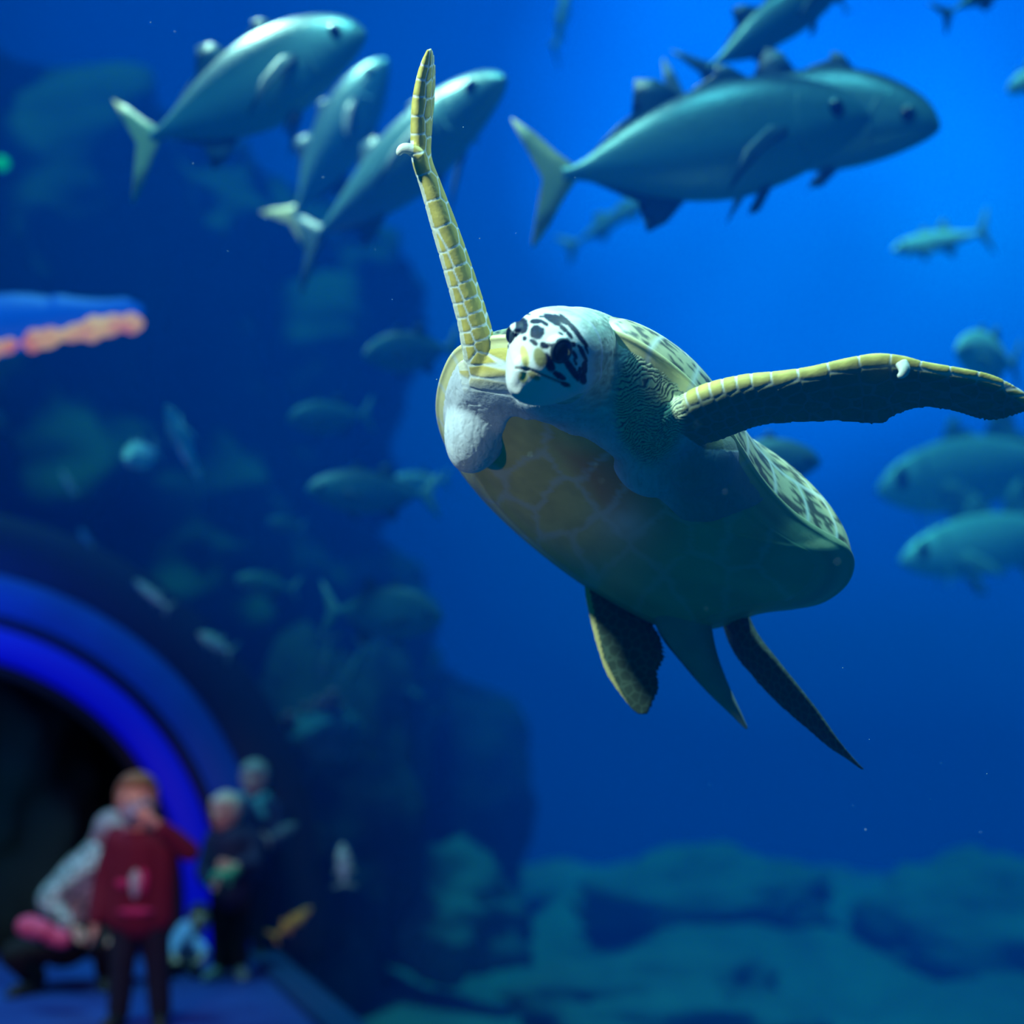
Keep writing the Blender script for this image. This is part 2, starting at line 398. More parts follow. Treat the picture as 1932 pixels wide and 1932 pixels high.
# front left flipper
sd_ = []; xs = [1282, 1303, 1326, 1350, 1376, 1402, 1432, 1478, 1532, 1590, 1650, 1710, 1765, 1820, 1870, 1915]
for i, xv in enumerate(xs):
    t = tfor(fl_st, xv, 0); s = interp(fl_st, t)
    sd_.append(tuple(s[:3] + np.array([0, 6, -6])))
    for j, u in enumerate((.34, .55, .75, .93)):
        for q in (-1, 1): sd_.append(tuple(s[:3] + (s[3:6] - s[:3]) * u + np.array([10 * (j % 2) + rng.uniform(-5, 5), -8 * q, 12 * -q])))
paint_scales(is_fl & (X > 1275), sd_, (1, 1, 1), (.70, .55, .15), (.82, .83, .84), 3.2, .25, lambda p: smooth01(p[:, 0], 1262, 1300))
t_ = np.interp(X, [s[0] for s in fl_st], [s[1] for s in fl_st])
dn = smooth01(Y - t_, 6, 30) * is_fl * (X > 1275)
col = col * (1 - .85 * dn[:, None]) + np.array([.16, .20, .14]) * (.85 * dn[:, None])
cl = ((X < 781) & (Y < 306) & (Y > 265)) | ((np.abs(X - 1702) < 18) & (Z < -322)); col[cl] = np.array([.80, .77, .72])
# rear flippers and tail; the flippers' shade is put into a darker colour
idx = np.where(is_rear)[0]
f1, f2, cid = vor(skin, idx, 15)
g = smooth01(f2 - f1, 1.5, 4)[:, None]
rear_shade = np.array([.06, .09, .07]); tl = (np.abs(X[idx] - np.interp(Y[idx], [1120, 1180, 1235, 1290, 1340, 1376], [1285, 1290, 1318, 1350, 1385, 1410])) < np.interp(Y[idx], [1120, 1376], [70, 8]))
cc = g * rear_shade + (1 - g) * (rear_shade * 1.8)
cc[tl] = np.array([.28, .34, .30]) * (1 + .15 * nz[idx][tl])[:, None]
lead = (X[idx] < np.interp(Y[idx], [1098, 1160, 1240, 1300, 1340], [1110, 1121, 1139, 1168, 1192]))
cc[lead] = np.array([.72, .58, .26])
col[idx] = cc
# neck and shoulder wrinkles on the flipper side
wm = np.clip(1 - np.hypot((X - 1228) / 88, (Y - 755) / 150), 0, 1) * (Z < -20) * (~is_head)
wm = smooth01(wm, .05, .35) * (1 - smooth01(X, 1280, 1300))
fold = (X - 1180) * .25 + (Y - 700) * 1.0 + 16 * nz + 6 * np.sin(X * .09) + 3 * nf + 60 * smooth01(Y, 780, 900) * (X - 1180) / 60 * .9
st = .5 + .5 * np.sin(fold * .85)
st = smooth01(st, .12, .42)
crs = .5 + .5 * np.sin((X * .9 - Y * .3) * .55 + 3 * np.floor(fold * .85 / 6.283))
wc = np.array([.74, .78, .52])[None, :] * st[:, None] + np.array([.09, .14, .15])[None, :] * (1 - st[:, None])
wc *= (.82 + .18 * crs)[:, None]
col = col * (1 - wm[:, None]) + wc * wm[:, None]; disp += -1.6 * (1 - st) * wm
# neck top: pale green-cream with fine streaks
nk = (~is_head) & (X > 1085) & (X < 1280) & (Y < 800) & (wm < .4)
streak = fbm(skin * np.array([.35, .9, .5]), .11, 3)
idx = np.where((~is_head) & (X > 1040) & (X < 1290) & (Y < 830))[0]; wn_ = (smooth01(X, 1050, 1130) * (1 - smooth01(Y, 720, 820)) * (1 - wm) * (1 - smooth01(X, 1262, 1285)))[idx][:, None]
col[idx] = col[idx] * (1 - wn_) + wn_ * np.array([.50, .58, .52])[None, :] * (1 + .6 * streak[idx] + .1 * nz[idx])[:, None]
# faint fan-like creases all over the soft skin
soft = (~is_head) & (~is_fr) & (~is_fl) & (~is_rear)
cr_ = smooth01(np.abs(fbm(skin * np.array([1.2, .35, .6]), .07, 2)), .0, .12)
disp += np.where(soft, -(1 - cr_) * .8, 0)
col = np.where(soft[:, None], col * (.86 + .14 * cr_)[:, None], col)
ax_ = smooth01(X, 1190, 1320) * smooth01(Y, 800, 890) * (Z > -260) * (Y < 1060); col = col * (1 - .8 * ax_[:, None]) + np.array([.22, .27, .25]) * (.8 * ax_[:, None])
# head
E = [(305,490,42,118,-20),(520,440,92,112,0),(750,540,98,100,20),(735,372,88,36,0),(565,632,32,36,0),(700,690,72,34,35),(985,352,130,42,32),(1330,520,150,26,46),(1120,360,110,24,32),(1150,480,66,30,42),
     (1240,575,66,24,52),(1290,722,46,36,20),(1322,882,62,26,62),(1440,845,84,30,66),(1410,625,150,30,52),(1245,415,180,30,45),(1470,1080,38,84,0),(1450,1240,46,76,-5),
     (1270,1090,190,46,56),(610,262,44,15,15),(862,400,62,25,32),(300,752,20,32,0),(428,545,13,74,-8),(480,272,60,20,-20),(930,1000,60,130,-25),(1090,1200,90,40,30),(1180,1330,60,30,20),(860,740,60,40,20),(380,300,30,22,0),(1060,300,60,18,25),(1480,930,24,60,-20),(1390,760,40,20,60),(1210,660,36,22,60),(1330,990,50,18,65),(1400,1130,22,60,0),(1110,560,40,16,30),(960,280,50,16,15),(820,300,40,14,0),(1500,800,16,60,-25),(240,600,12,50,-10)]
idx = np.where(is_head)[0]
hc = np.tile(np.array([.86, .86, .92]), (len(idx), 1))
zx, zy = (X[idx] - 920) * 8.05, (Y[idx] - 560) * 8.05
wob = fbm(skin[idx], .12, 2) + .8 * fbm(skin[idx], .3, 2)
facing = (-sn[idx, 2] > -.05)
dk = np.zeros(len(idx))
for cx, cy, rx, ry, an in E:
    rx *= 1.25 if cx > 850 else 1.12; ry *= 1.25 if cx > 850 else 1.12
    a = math.radians(an); dx, dy = zx - cx, zy - cy
    u = (dx * math.cos(a) + dy * math.sin(a)) / rx; v = (-dx * math.sin(a) + dy * math.cos(a)) / ry
    q = (np.abs(u) ** 2.6 + np.abs(v) ** 2.6) ** (1 / 2.6) + .10 * wob
    dk = np.maximum(dk, 1 - smooth01(q, .86, 1.10))
f1, f2, cid = vor(skin, idx, 20)
dv = smooth01(f2 - f1, 3, 6.5) * smooth01(hu[idx] + 20 * wob, -48, -30)
dk = np.where(facing, dk, dv)
# on the far cheek side too: patches above the jaw
dcol = np.array([.004, .012, .045])[None, :] * (1 + .8 * np.clip(wob, -1, 1))[:, None]
hc = hc * (1 - dk[:, None]) + dcol * dk[:, None]
def spot(c, r, an, cl, s=1.0):
    a = math.radians(an); dx, dy = zx - c[0], zy - c[1]
    u = (dx * math.cos(a) + dy * math.sin(a)) / r[0]; v = (-dx * math.sin(a) + dy * math.cos(a)) / r[1]
    w = ((1 - smooth01(np.hypot(u, v), .7, 1.15)) * s * (hx[idx] > 20))[:, None]
    hc[:] = hc * (1 - w) + np.array(cl) * w
spot((560, 900), (70, 190), -12, (.80, .62, .22)); spot((790, 920), (100, 170), -15, (.36, .32, .14)); spot((540, 1220), (75, 90), -10, (.74, .66, .25)); spot((700, 1200), (120, 55), 30, (.50, .40, .18))
spot((430, 930), (80, 120), -15, (.92, .86, .72), .7)
ml = np.abs((zy - 1085) - (zx - 450) * .12 - np.maximum(0, zx - 650) * .30)
w = ((1 - smooth01(ml, 10, 26)) * (zx > 400) * (zx < 1250) * (hx[idx] > -10) * facing)[:, None]
hc = hc * (1 - .8 * w) + np.array([.10, .08, .07]) * (.8 * w); disp[idx] -= 3.0 * w[:, 0]
disp[idx] -= .6 * dk * 0
# throat under the jaw stays pale
nb = (1 - smooth01(hx[idx], -38, 5))[:, None] * (1 - dk[:, None]); hc = hc * (1 - nb) + np.array([.50, .58, .54]) * (1 + .12 * nz[idx] + .5 * streak[idx])[:, None] * nb
bl = smooth01(hx[idx], -52, -40)[:, None]
col[idx] = bl * hc + (1 - bl) * col[idx]
# plastron mask on skin: plates stay on the plastron mesh
skin2 = skin + sn * disp[:, None]
col = np.clip(col, .004, .95)

turtle = empty('sea_turtle', TP((1235, 880, 0)))
tag(turtle, 'large sea turtle swimming in front with both front flippers spread', 'turtle')
M_skin = mat('turtle_skin', (.7, .7, .7), .6, 0, (160, .35, .002), attr='Col', spec=.25)
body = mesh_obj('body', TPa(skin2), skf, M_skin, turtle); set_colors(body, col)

# --- shell: carapace (dome + rolled marginal edge + its underside ring) and plastron
def shell_paint(co, top):
    c = np.zeros((len(co), 3)); rel = co - SC
    n1 = fbm(co, .012); n2 = fbm(co * np.array([1, .3, 1]), .05)
    return c, n1, n2
rs_top = [1 - (i / 46) ** 1.5 * .999 for i in range(47)]
top = shell_rings(rs_top, +1)
rs_bot = [1 - i * .0125 for i in range(0, 17)]
lip = []
for a in np.linspace(math.pi / 2, -math.pi / 2, 9):          # rounded edge
    ring = []
    for k in range(NT):
        rd = RIMS[k] - SC; rd = rd / np.linalg.norm(rd)
        ring.append(tuple(RIMS[k] + rd * 7 * math.cos(a) - PN * 7 * math.sin(a)))
    lip.append(ring)
bot = [[tuple(shell_pt(k, r, -1) + PN * 6) for k in range(NT)] for r in rs_bot[1:]]
rings = top[::-1] + lip + bot
V, Fc = loft(rings, cap=False)
V = np.array(V); nr = len(rings)
TH = np.tile(np.arange(NT) / NT, nr)
RR = np.repeat(np.array(rs_top[::-1] + [1.0] * 9 + rs_bot[1:]), NT); SIDE = np.repeat(np.array([1] * 47 + [0] * 9 + [-1] * 16), NT)
nm = 26                                                    # marginal scutes
mg = np.abs(((TH * nm) % 1) - .5) * 2                      # 1 at seams
cc = np.tile(np.array([.62, .58, .36]), (len(V), 1))
n1 = fbm(V, .014); n2 = fbm(V * np.array([1, 1, 1]), .045)
ray = np.sin(TH * 2 * math.pi * 90 + 5 * n1) * .5 + np.sin(TH * 2 * math.pi * 210 + 9 * n2) * .5
axv = np.array([.40, .75, .53]); axv /= np.linalg.norm(axv); al = (V - SC) @ axv; pr = (V - SC) - al[:, None] * axv
stv = fbm(pr * .075 + (al * .016)[:, None] * axv, 1.0, 3)
dkk = smooth01(stv, .02, .14) * (SIDE >= 0) * .9
cc = cc * (1 - dkk[:, None]) + np.array([.035, .05, .05]) * dkk[:, None]
seam = np.maximum(smooth01(mg, .86, .94), 0) * (RR > .84)
lc = np.minimum.reduce([np.abs(RR - .84), np.abs(RR - .45)]); seam = np.maximum(seam, (1 - smooth01(lc, .006, .016)) * (SIDE > 0))
mg2 = np.abs(((TH * 10) % 1) - .5) * 2; seam = np.maximum(seam, smooth01(mg2, .95, .98) * (RR < .84) * (RR > .45) * (SIDE > 0))
cc = cc * (1 - seam[:, None]) + np.array([.80, .80, .74]) * seam[:, None]
# underside of the margin: pale yellow with soft plate borders
us = (SIDE <= 0)
uc = np.array([.80, .72, .38])[None, :] * (1 + .12 * n1)[:, None]
us_seam = smooth01(mg, .90, .97)[:, None]; uc = uc * (1 - us_seam) + np.array([.72, .74, .72]) * us_seam
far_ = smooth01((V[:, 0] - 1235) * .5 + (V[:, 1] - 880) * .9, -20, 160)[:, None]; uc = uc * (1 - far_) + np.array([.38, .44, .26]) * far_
gz = smooth01(np.abs(RR - .93), .0, .05)[:, None]; uc = uc * (.8 + .2 * gz)
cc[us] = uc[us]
M_shell = mat('turtle_shell', (.5, .5, .3), .42, 0, (60, .25, .003), attr='Col')
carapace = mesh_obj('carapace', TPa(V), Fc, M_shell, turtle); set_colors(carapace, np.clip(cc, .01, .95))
tag(carapace, 'domed back shell with streaked scutes')
# plastron
rs_p = [.86 - (i / 40) * .859 for i in range(41)]
rings = [[tuple(shell_pt(k, .865, -1) + PN * 2) for k in range(NT)]] + [[tuple(shell_pt(k, r, -1) + PN * 8) for k in range(NT)] for r in rs_p]
V, Fc = loft(rings, cap=False); V = np.array(V)
x, y = V[:, 0], V[:, 1]; n1 = fbm(V, .010); n2 = fbm(V, .03)
x = x + 10 * n2; y = y + 10 * n1
# plates (paired rows) of the belly, given by their centres along and across the body
seeds = np.array([(968, 845), (900, 930) , (1002, 905), (1090, 850), (1150, 905), (1060, 960), (1205, 955), (1115, 1040), (1255, 1010), (1320, 1100), (1190, 1105), (1300, 940), (1390, 1020), (1480, 1060), (960, 985), (1075, 1060), (1350, 1010), (1420, 1110), (1240, 1150)], float)
dd = np.sqrt((x[:, None] - seeds[None, :, 0]) ** 2 + (y[:, None] - seeds[None, :, 1]) ** 2); o = np.sort(dd, axis=1); cid = np.argmin(dd, axis=1)
sm = (1 - smooth01(o[:, 1] - o[:, 0], 4, 16))[:, None]
basec = np.tile(np.array([.62, .52, .17]), (len(V), 1)) * (1 + .18 * n2)[:, None]
orange = smooth01((x - 1000) / 120 - np.abs((y - 830) - (x - 1040) * .78) / 90, .1, .9)[:, None]
basec = basec * (1 - orange) + np.array([.60, .30, .10]) * orange
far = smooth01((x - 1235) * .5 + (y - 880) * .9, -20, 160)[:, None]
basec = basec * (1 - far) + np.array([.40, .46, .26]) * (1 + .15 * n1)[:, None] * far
sa = sm * (.6 - .3 * far); pc = basec * (1 - sa) + np.array([.62, .62, .62]) * sa 
pale = np.exp(-(((x - 1180) / 45) ** 2 + ((y - 985) / 30) ** 2))[:, None]; pc = pc * (1 - .7 * pale) + np.array([.72, .74, .74]) * .7 * pale
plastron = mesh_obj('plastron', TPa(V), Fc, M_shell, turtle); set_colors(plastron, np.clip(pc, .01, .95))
tag(plastron, 'yellow and orange plated belly shell')
# eyes with lids
M_eye = mat('turtle_eye', (.004, .008, .02), .08, spec=.6)
M_lid = mat('turtle_eyelid', (.03, .06, .09), .5, bump=(300, .4, .001))
for s in (-1, 1):
    es = 1.0 if s > 0 else .82
    c = hp(50, s * (54 if s > 0 else 51), 42)
    out = HS * s * .86 + HF * .5; out /= np.linalg.norm(out); uu = HU - out * (HU @ out); uu /= np.linalg.norm(uu); vv = np.cross(out, uu)
    ev = ellipsoid(c + out * 3, (19 * es, 23 * es, 14), [vv, uu, out])
    eye = mesh_obj('eye', TPa(ev[0]), ev[1], M_eye, turtle)
    rg = []
    for i in range(40):
        a = 2 * math.pi * i / 40; cc_ = c + out * 4 + vv * 18 * es * math.cos(a) + uu * 22 * es * math.sin(a); rdv = vv * math.cos(a) + uu * math.sin(a)
        rg.append([tuple(cc_ + rdv * 5 * math.cos(b) + out * 5 * math.sin(b)) for b in [2 * math.pi * j / 10 for j in range(10)]])
    rg.append(rg[0]); lv, lf = loft(rg, cap=False)
    mesh_obj('eyelid', TPa(lv), lf, M_lid, turtle)
# ================================================================ setting: rock wall, seabed, walk-through tunnel
def grid_surface(name, fn, nu, nv, m, flip=False):
    V = [fn(i / nu, j / nv) for j in range(nv + 1) for i in range(nu + 1)]
    Fc = [(j * (nu + 1) + i, j * (nu + 1) + i + 1, (j + 1) * (nu + 1) + i + 1, (j + 1) * (nu + 1) + i) for j in range(nv) for i in range(nu)]
    return mesh_obj(name, V, Fc, m)
M_rock = mat('rock_wall_stone', (.025, .10, .045), .9, bump=(3, .5, .1), noise=(1.3, (.027, .11, .05), .35, .8))
M_sand = mat('seabed_stone', (.035, .11, .15), .9, bump=(4, .4, .1), noise=(.9, (.06, .18, .22), .38, .68))
def rockwall(u, v):
    a = Vector((-7.5, 4.5, 0)); b = Vector((0.6, 15.0, 0)); n = Vector((.79, -.61, 0))
    p = a.lerp(b, u) + Vector((0, 0, -2 + v * 8.5))
    h = 1.1 * mnoise.fractal(p * .35, 1, 2, 4) + .35 * mnoise.fractal(p * 1.3 + Vector((3, 1, 7)), 1, 2, 3)
    lean = .25 * (v - .3) * 3
    fall = -max(0, u - .55) ** 2 * 9
    return p + n * (h - lean + fall)
rock_wall = grid_surface('wall_left', rockwall, 150, 110, M_rock); tag(rock_wall, 'dark craggy rock wall rising on the left side of the tank', 'rock wall', kind='structure')
def seabed(u, v):
    p = Vector((-3 + u * 15, 7.5 + v * 11, -1.0))
    h = .42 * mnoise.fractal(p * .45 + Vector((5, 2, 0)), 1, 2, 4) + v * .40 + .5 * max(0, .35 - abs(u - .3)) * 2 * v
    return p + Vector((0, 0, h))
sb = grid_surface('floor_seabed', seabed, 110, 80, M_sand); tag(sb, 'uneven rocky tank bottom fading into blue haze', 'seabed', kind='structure')

# tunnel: axis runs away to the left
AX0 = Vector((-.52, 0, .236)); AXD = Vector((-.354, 1, 0)).normalized(); AXS = Vector((AXD.y, -AXD.x, 0)); ZZ = Vector((0, 0, 1))
def tun(s, r, a): return AX0 + AXD * s + (AXS * math.cos(a) + ZZ * math.sin(a)) * r    # a = 0 right, pi/2 top
def arch(name, s0, s1, r0, r1, m, a0=-.115, a1=math.pi + .115, n=90):
    rings = []
    for i in range(n + 1):
        a = a0 + (a1 - a0) * i / n; b = min(.012, (r1 - r0) / 4)
        rings.append([tun(s, r, a) for s, r in ((s0, r0 + b), (s0 + b, r0), (s1 - b, r0), (s1, r0 + b), (s1, r1 - b), (s1 - b, r1), (s0 + b, r1), (s0, r1 - b))])
    V, Fc = loft(rings); return mesh_obj(name, V, Fc, m)
S0 = 8.75
M_black = mat('black_frame', (.004, .006, .008), .6)
M_band = mat('arch_acrylic_edge', (.0, .05, .3), .6, noise=(1.2, (.0, .02, .15), .4, .7), emit=((.0, .016, .22), .4))
M_led = mat('arch_led_band', (.0, .01, .25), .6, emit=((.0, .0, .40), .8))
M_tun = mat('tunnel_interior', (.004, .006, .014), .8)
ta = empty('tunnel_arch', tun(S0, 0, 0)); tag(ta, 'blue lit arch at the mouth of the walk-through tunnel, above the visitors', 'arch')
def part(o, name=None):
    o.parent = ta; o.location = Vector(o.location) - ta.location; return o
part(arch('outer_frame', S0 - .02, S0 + .5, 2.07, 2.42, M_black))
tag(part(arch('acrylic_band', S0 - .06, S0 + .3, 1.84, 2.065, M_band)), 'dim blue outer band')
part(arch('seal', S0 - .03, S0 + .3, 1.775, 1.84, M_black))
tag(part(arch('lit_band', S0 - .05, S0 + .3, 1.58, 1.77, M_led)), 'saturated bright blue inner band')
part(arch('inner_lining', S0 + .02, S0 + .3, 1.50, 1.575, M_black))
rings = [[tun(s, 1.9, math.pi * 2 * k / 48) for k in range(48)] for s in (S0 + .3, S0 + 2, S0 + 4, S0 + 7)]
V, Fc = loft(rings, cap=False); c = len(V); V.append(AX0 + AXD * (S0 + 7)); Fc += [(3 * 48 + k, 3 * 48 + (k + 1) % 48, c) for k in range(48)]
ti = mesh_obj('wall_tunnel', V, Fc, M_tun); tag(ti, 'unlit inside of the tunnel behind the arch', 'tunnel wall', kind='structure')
# floor of the walkway (lit blue) with a curb along its right side
M_floor = mat('walkway_floor', (.012, .035, .24), .55, noise=(1.6, (.02, .09, .42), .35, .7), bump=(8, .3, .02))
def fl(s, x, z): return Vector((AX0.x, AX0.y, 0)) + AXD * s + AXS * x + ZZ * z
def slab(name, s0, s1, x0, x1, z0, z1, m, n=1):
    V = [fl(s, x, z) for s in (s0, s1) for x in (x0, x1) for z in (z0, z1)]
    return mesh_obj(name, V, [(0, 1, 3, 2), (4, 6, 7, 5), (0, 4, 5, 1), (2, 3, 7, 6), (0, 2, 6, 4), (1, 5, 7, 3)], m, smooth=False)
tag(slab('floor', 4.5, S0 + 6.9, -2.0, 2.0, -.12, 0, M_floor), 'blue lit walkway floor of the tunnel', 'floor', kind='structure')
M_curb = mat('curb', (.01, .05, .16), .5)
tag(slab('trim_curb', 4.5, S0 - .07, 1.93, 2.10, -.16, .05, M_curb), 'low dark blue curb beside the walkway', 'curb', kind='structure')

# rocks rising from the bottom and off the wall
def boulder(name, c, r, m, seed, label, cat='rock', group=None, sq=(1, 1, 1), nu=44, nv=30, parent=None):
    V = []; Fc = []
    rings = []
    for i in range(nv + 1):
        th = math.pi * (i + .01) / (nv + .02); ring = []
        for j in range(nu):
            ph = 2 * math.pi * j / nu; d = Vector((math.sin(th) * math.cos(ph), math.sin(th) * math.sin(ph), math.cos(th)))
            k = 1 + .38 * mnoise.fractal(d * 1.3 + Vector((seed, seed * 2, 0)), 1, 2, 4) + .10 * mnoise.noise(d * 6 + Vector((seed, 0, 0)))
            ring.append(Vector(c) + Vector((d.x * sq[0], d.y * sq[1], d.z * sq[2])) * r * k)
        rings.append(ring)
    V, Fc = loft(rings); o = mesh_obj(name, V, Fc, m, origin=Vector(c) - Vector((0, 0, r * sq[2] * .8))); 
    return tag(o, label, cat, group or 'rocks on the tank bottom') if label else o
M_dark = mat('dark_reef_stone', (.008, .022, .032), .9, bump=(4, .8, .1), noise=(1.5, (.03, .065, .06), .4, .7))
boulder('reef_rock', P(630, 1560, 10.8), .85, M_dark, 2.2, 'tall dark reef rock behind the tunnel arch', sq=(.75, .7, 1.6))
boulder('reef_rock', P(845, 1520, 15.4), 1.0, M_dark, 5.1, 'dark leaning reef rock in the lower middle distance', sq=(.85, .7, 1.5))
boulder('reef_rock', P(590, 1700, 9.4), .30, M_black, 9.4, 'small black rock beside the right foot of the arch', sq=(.8, .8, 1.4))
boulder('reef_rock', P(830, 1730, 11.2), .60, M_sand, 3.3, 'pale rounded boulder on the tank bottom, left of centre', sq=(1.1, .8, .8))
boulder('reef_rock', P(1330, 1700, 13.6), .8, M_sand, 1.7, 'hazy rounded boulder below the turtle tail', sq=(1.4, .8, .55))
boulder('reef_rock', P(1830, 1760, 13.0), .85, M_sand, 8.2, 'hazy boulder near the lower right corner', sq=(1.2, .8, .7))
boulder('reef_rock', P(1230, 1900, 10.2), .6, M_sand, 6.6, 'wide low boulder at the bottom edge of the tank', sq=(1.6, .8, .6))
# pinkish coral head on a blue-green rock
M_cr = mat('coral_pink', (.42, .16, .20), .8, bump=(30, .6, .01)); M_cb = mat('coral_rock', (.05, .16, .22), .9, bump=(8, .8, .05))
cor = empty('coral', P(610, 1360, 9.4)); tag(cor, 'pinkish branching coral growing on a rock above the tunnel arch', 'coral')
o = boulder('coral_base', P(615, 1385, 9.2), .22, M_cb, 1.1, None, sq=(1, .8, .8)); o.parent = cor; o.location = o.location - cor.location
for i, (px, py, ex, ey, r) in enumerate([(612, 1350, 630, 1302, .045), (600, 1350, 600, 1318, .035), (560, 1370, 545, 1345, .04), (585, 1350, 575, 1330, .035), (620, 1350, 645, 1325, .03), (540, 1385, 538, 1352, .03)]):
    a, b = P(px, py, 9.15), P(ex, ey, 9.05 + .05 * (i % 2)); rings = []
    for k in range(9):
        t = k / 8; c = a.lerp(b, t); rr = r * (1.1 - .5 * t + .25 * math.sin(k * 2.1)) * (1 if k < 8 else .3)
        rings.append([c + RIGHT * rr * math.cos(q) + FWD * rr * math.sin(q) + UP * .01 * math.sin(q * 3) for q in [2 * math.pi * j / 12 for j in range(12)]])
    v_, f_ = loft(rings); mesh_obj('branch', v_, f_, M_cr, cor)
# reflections on the acrylic, built as an emissive salmon-orange strip and blue panel
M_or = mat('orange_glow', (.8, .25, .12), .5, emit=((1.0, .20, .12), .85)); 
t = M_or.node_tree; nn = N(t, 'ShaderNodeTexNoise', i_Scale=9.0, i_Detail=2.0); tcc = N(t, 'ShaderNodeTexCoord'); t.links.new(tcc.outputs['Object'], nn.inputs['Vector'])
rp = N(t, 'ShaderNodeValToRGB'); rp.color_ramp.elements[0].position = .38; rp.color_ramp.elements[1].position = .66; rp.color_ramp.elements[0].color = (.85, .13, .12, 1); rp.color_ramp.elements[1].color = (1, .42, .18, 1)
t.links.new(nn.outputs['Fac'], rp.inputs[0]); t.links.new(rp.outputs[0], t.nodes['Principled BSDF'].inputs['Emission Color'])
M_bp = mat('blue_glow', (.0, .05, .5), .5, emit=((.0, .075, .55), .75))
refl = empty('reflection_streak', P(130, 620, 6.2)); tag(refl, 'long lumpy orange reflection, built glowing, at the left edge with blue glow above', 'light')
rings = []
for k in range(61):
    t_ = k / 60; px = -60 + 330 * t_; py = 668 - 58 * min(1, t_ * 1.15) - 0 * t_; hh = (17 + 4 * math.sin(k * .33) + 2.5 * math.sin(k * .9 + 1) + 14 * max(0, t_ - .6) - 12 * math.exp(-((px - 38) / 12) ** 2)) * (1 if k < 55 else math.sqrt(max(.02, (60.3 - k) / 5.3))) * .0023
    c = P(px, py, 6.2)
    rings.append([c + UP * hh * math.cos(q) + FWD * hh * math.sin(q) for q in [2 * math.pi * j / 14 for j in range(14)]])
v_, f_ = loft(rings); mesh_obj('orange_reflection', v_, f_, M_or, refl)
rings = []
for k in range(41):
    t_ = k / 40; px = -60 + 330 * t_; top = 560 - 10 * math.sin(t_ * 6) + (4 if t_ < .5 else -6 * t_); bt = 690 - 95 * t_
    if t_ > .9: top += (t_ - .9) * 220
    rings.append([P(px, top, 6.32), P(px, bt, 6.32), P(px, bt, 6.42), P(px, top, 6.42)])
v_, f_ = loft(rings); mesh_obj('blue_reflection', v_, f_, M_bp, refl)
gl = ellipsoid(P(4, 308, 6.5), (.035, .035, .035)); o = mesh_obj('indicator_lamp', gl[0], gl[1], mat('green_glow', (0, .4, .1), .5, emit=((0, .30, .10), 1.0)), origin=P(4, 308, 6.5)); tag(o, 'tiny green light spot on the rock wall at the left edge', 'light')

# lamps inside the tunnel: blue strip glow, dim warm glow and an added pink fill on the visitors
def point(name, loc, e, color, size=.3):
    l = bpy.data.lights.new(name, 'POINT'); l.energy = e; l.color = color; l.shadow_soft_size = size
    o = bpy.data.objects.new(name, l); o.location = loc; COL.objects.link(o); return o
point('walkway_blue_light', fl(7.9, .2, 2.0), 26, (.03, .12, 1.0), .4)
_t = P(290, 1680, 7.0); _o = fl(4.7, .35, 1.9); _d = _o - _t
spot_lamp('added_pink_fill', _d, _d.length, 95, (1.0, .40, .44), 44, .12, _t)  # added fill that brings pink into skin and clothes
point('walkway_far_light', fl(7.2, .8, 1.7), 2.2, (1.0, .5, .55), .2)
# ================================================================ FISH
def fishmat(name, back, side, belly, metal=.3, rough=.38):
    m = bpy.data.materials.new(name); m.use_nodes = True; t = m.node_tree; b = t.nodes['Principled BSDF']
    tc = N(t, 'ShaderNodeTexCoord'); sx = N(t, 'ShaderNodeSeparateXYZ'); t.links.new(tc.outputs['Object'], sx.inputs[0])
    nz = N(t, 'ShaderNodeTexNoise', i_Scale=7.0, i_Detail=3.0); t.links.new(tc.outputs['Object'], nz.inputs['Vector'])
    ma = N(t, 'ShaderNodeMath', operation='MULTIPLY_ADD', i_1=.06); t.links.new(nz.outputs['Fac'], ma.inputs[0]); t.links.new(sx.outputs['Z'], ma.inputs[2])
    mr = N(t, 'ShaderNodeMapRange', i_From_Min=-.13, i_From_Max=.17); t.links.new(ma.outputs[0], mr.inputs['Value'])
    r = N(t, 'ShaderNodeValToRGB'); e = r.color_ramp.elements; e.new(.5); e.new(.72)
    for el, p, c in zip(e, (0, .5, .72, .92), (belly, side, tuple((a + q) / 2 for a, q in zip(side, back)), back)): el.position = p; el.color = (*c, 1)
    t.links.new(mr.outputs[0], r.inputs[0]); t.links.new(r.outputs[0], b.inputs['Base Color'])
    vo = N(t, 'ShaderNodeTexVoronoi', i_Scale=60.0); t.links.new(tc.outputs['Object'], vo.inputs['Vector'])
    bp = N(t, 'ShaderNodeBump', i_Strength=.12, i_Distance=.006); t.links.new(vo.outputs['Distance'], bp.inputs['Height']); t.links.new(bp.outputs[0], b.inputs['Normal'])
    b.inputs['Metallic'].default_value = metal; b.inputs['Roughness'].default_value = rough
    return m
M_trev = fishmat('silver_teal_fish_skin', (.02, .08, .11), (.17, .42, .44), (.28, .50, .50))
M_pale = fishmat('pale_fish_skin', (.30, .50, .52), (.55, .75, .75), (.6, .75, .75), .15, .4)
M_bright = fishmat('bright_fish_skin', (.45, .75, .75), (.75, .95, .92), (.8, .95, .95), .05, .45)
M_dull = fishmat('dull_fish_skin', (.04, .14, .16), (.12, .30, .32), (.14, .30, .32), .1, .5)
M_orange = fishmat('orange_fish_skin', (.65, .30, .03), (.80, .42, .05), (.75, .45, .08), 0, .5)
M_fin = mat('fin_dark', (.03, .10, .14), .5); M_finy = mat('fin_pale_yellow', (.85, .62, .30), .5, noise=(6, (.12, .20, .14), .48, .66)); M_finw = mat('fin_pale', (.30, .45, .42), .5)
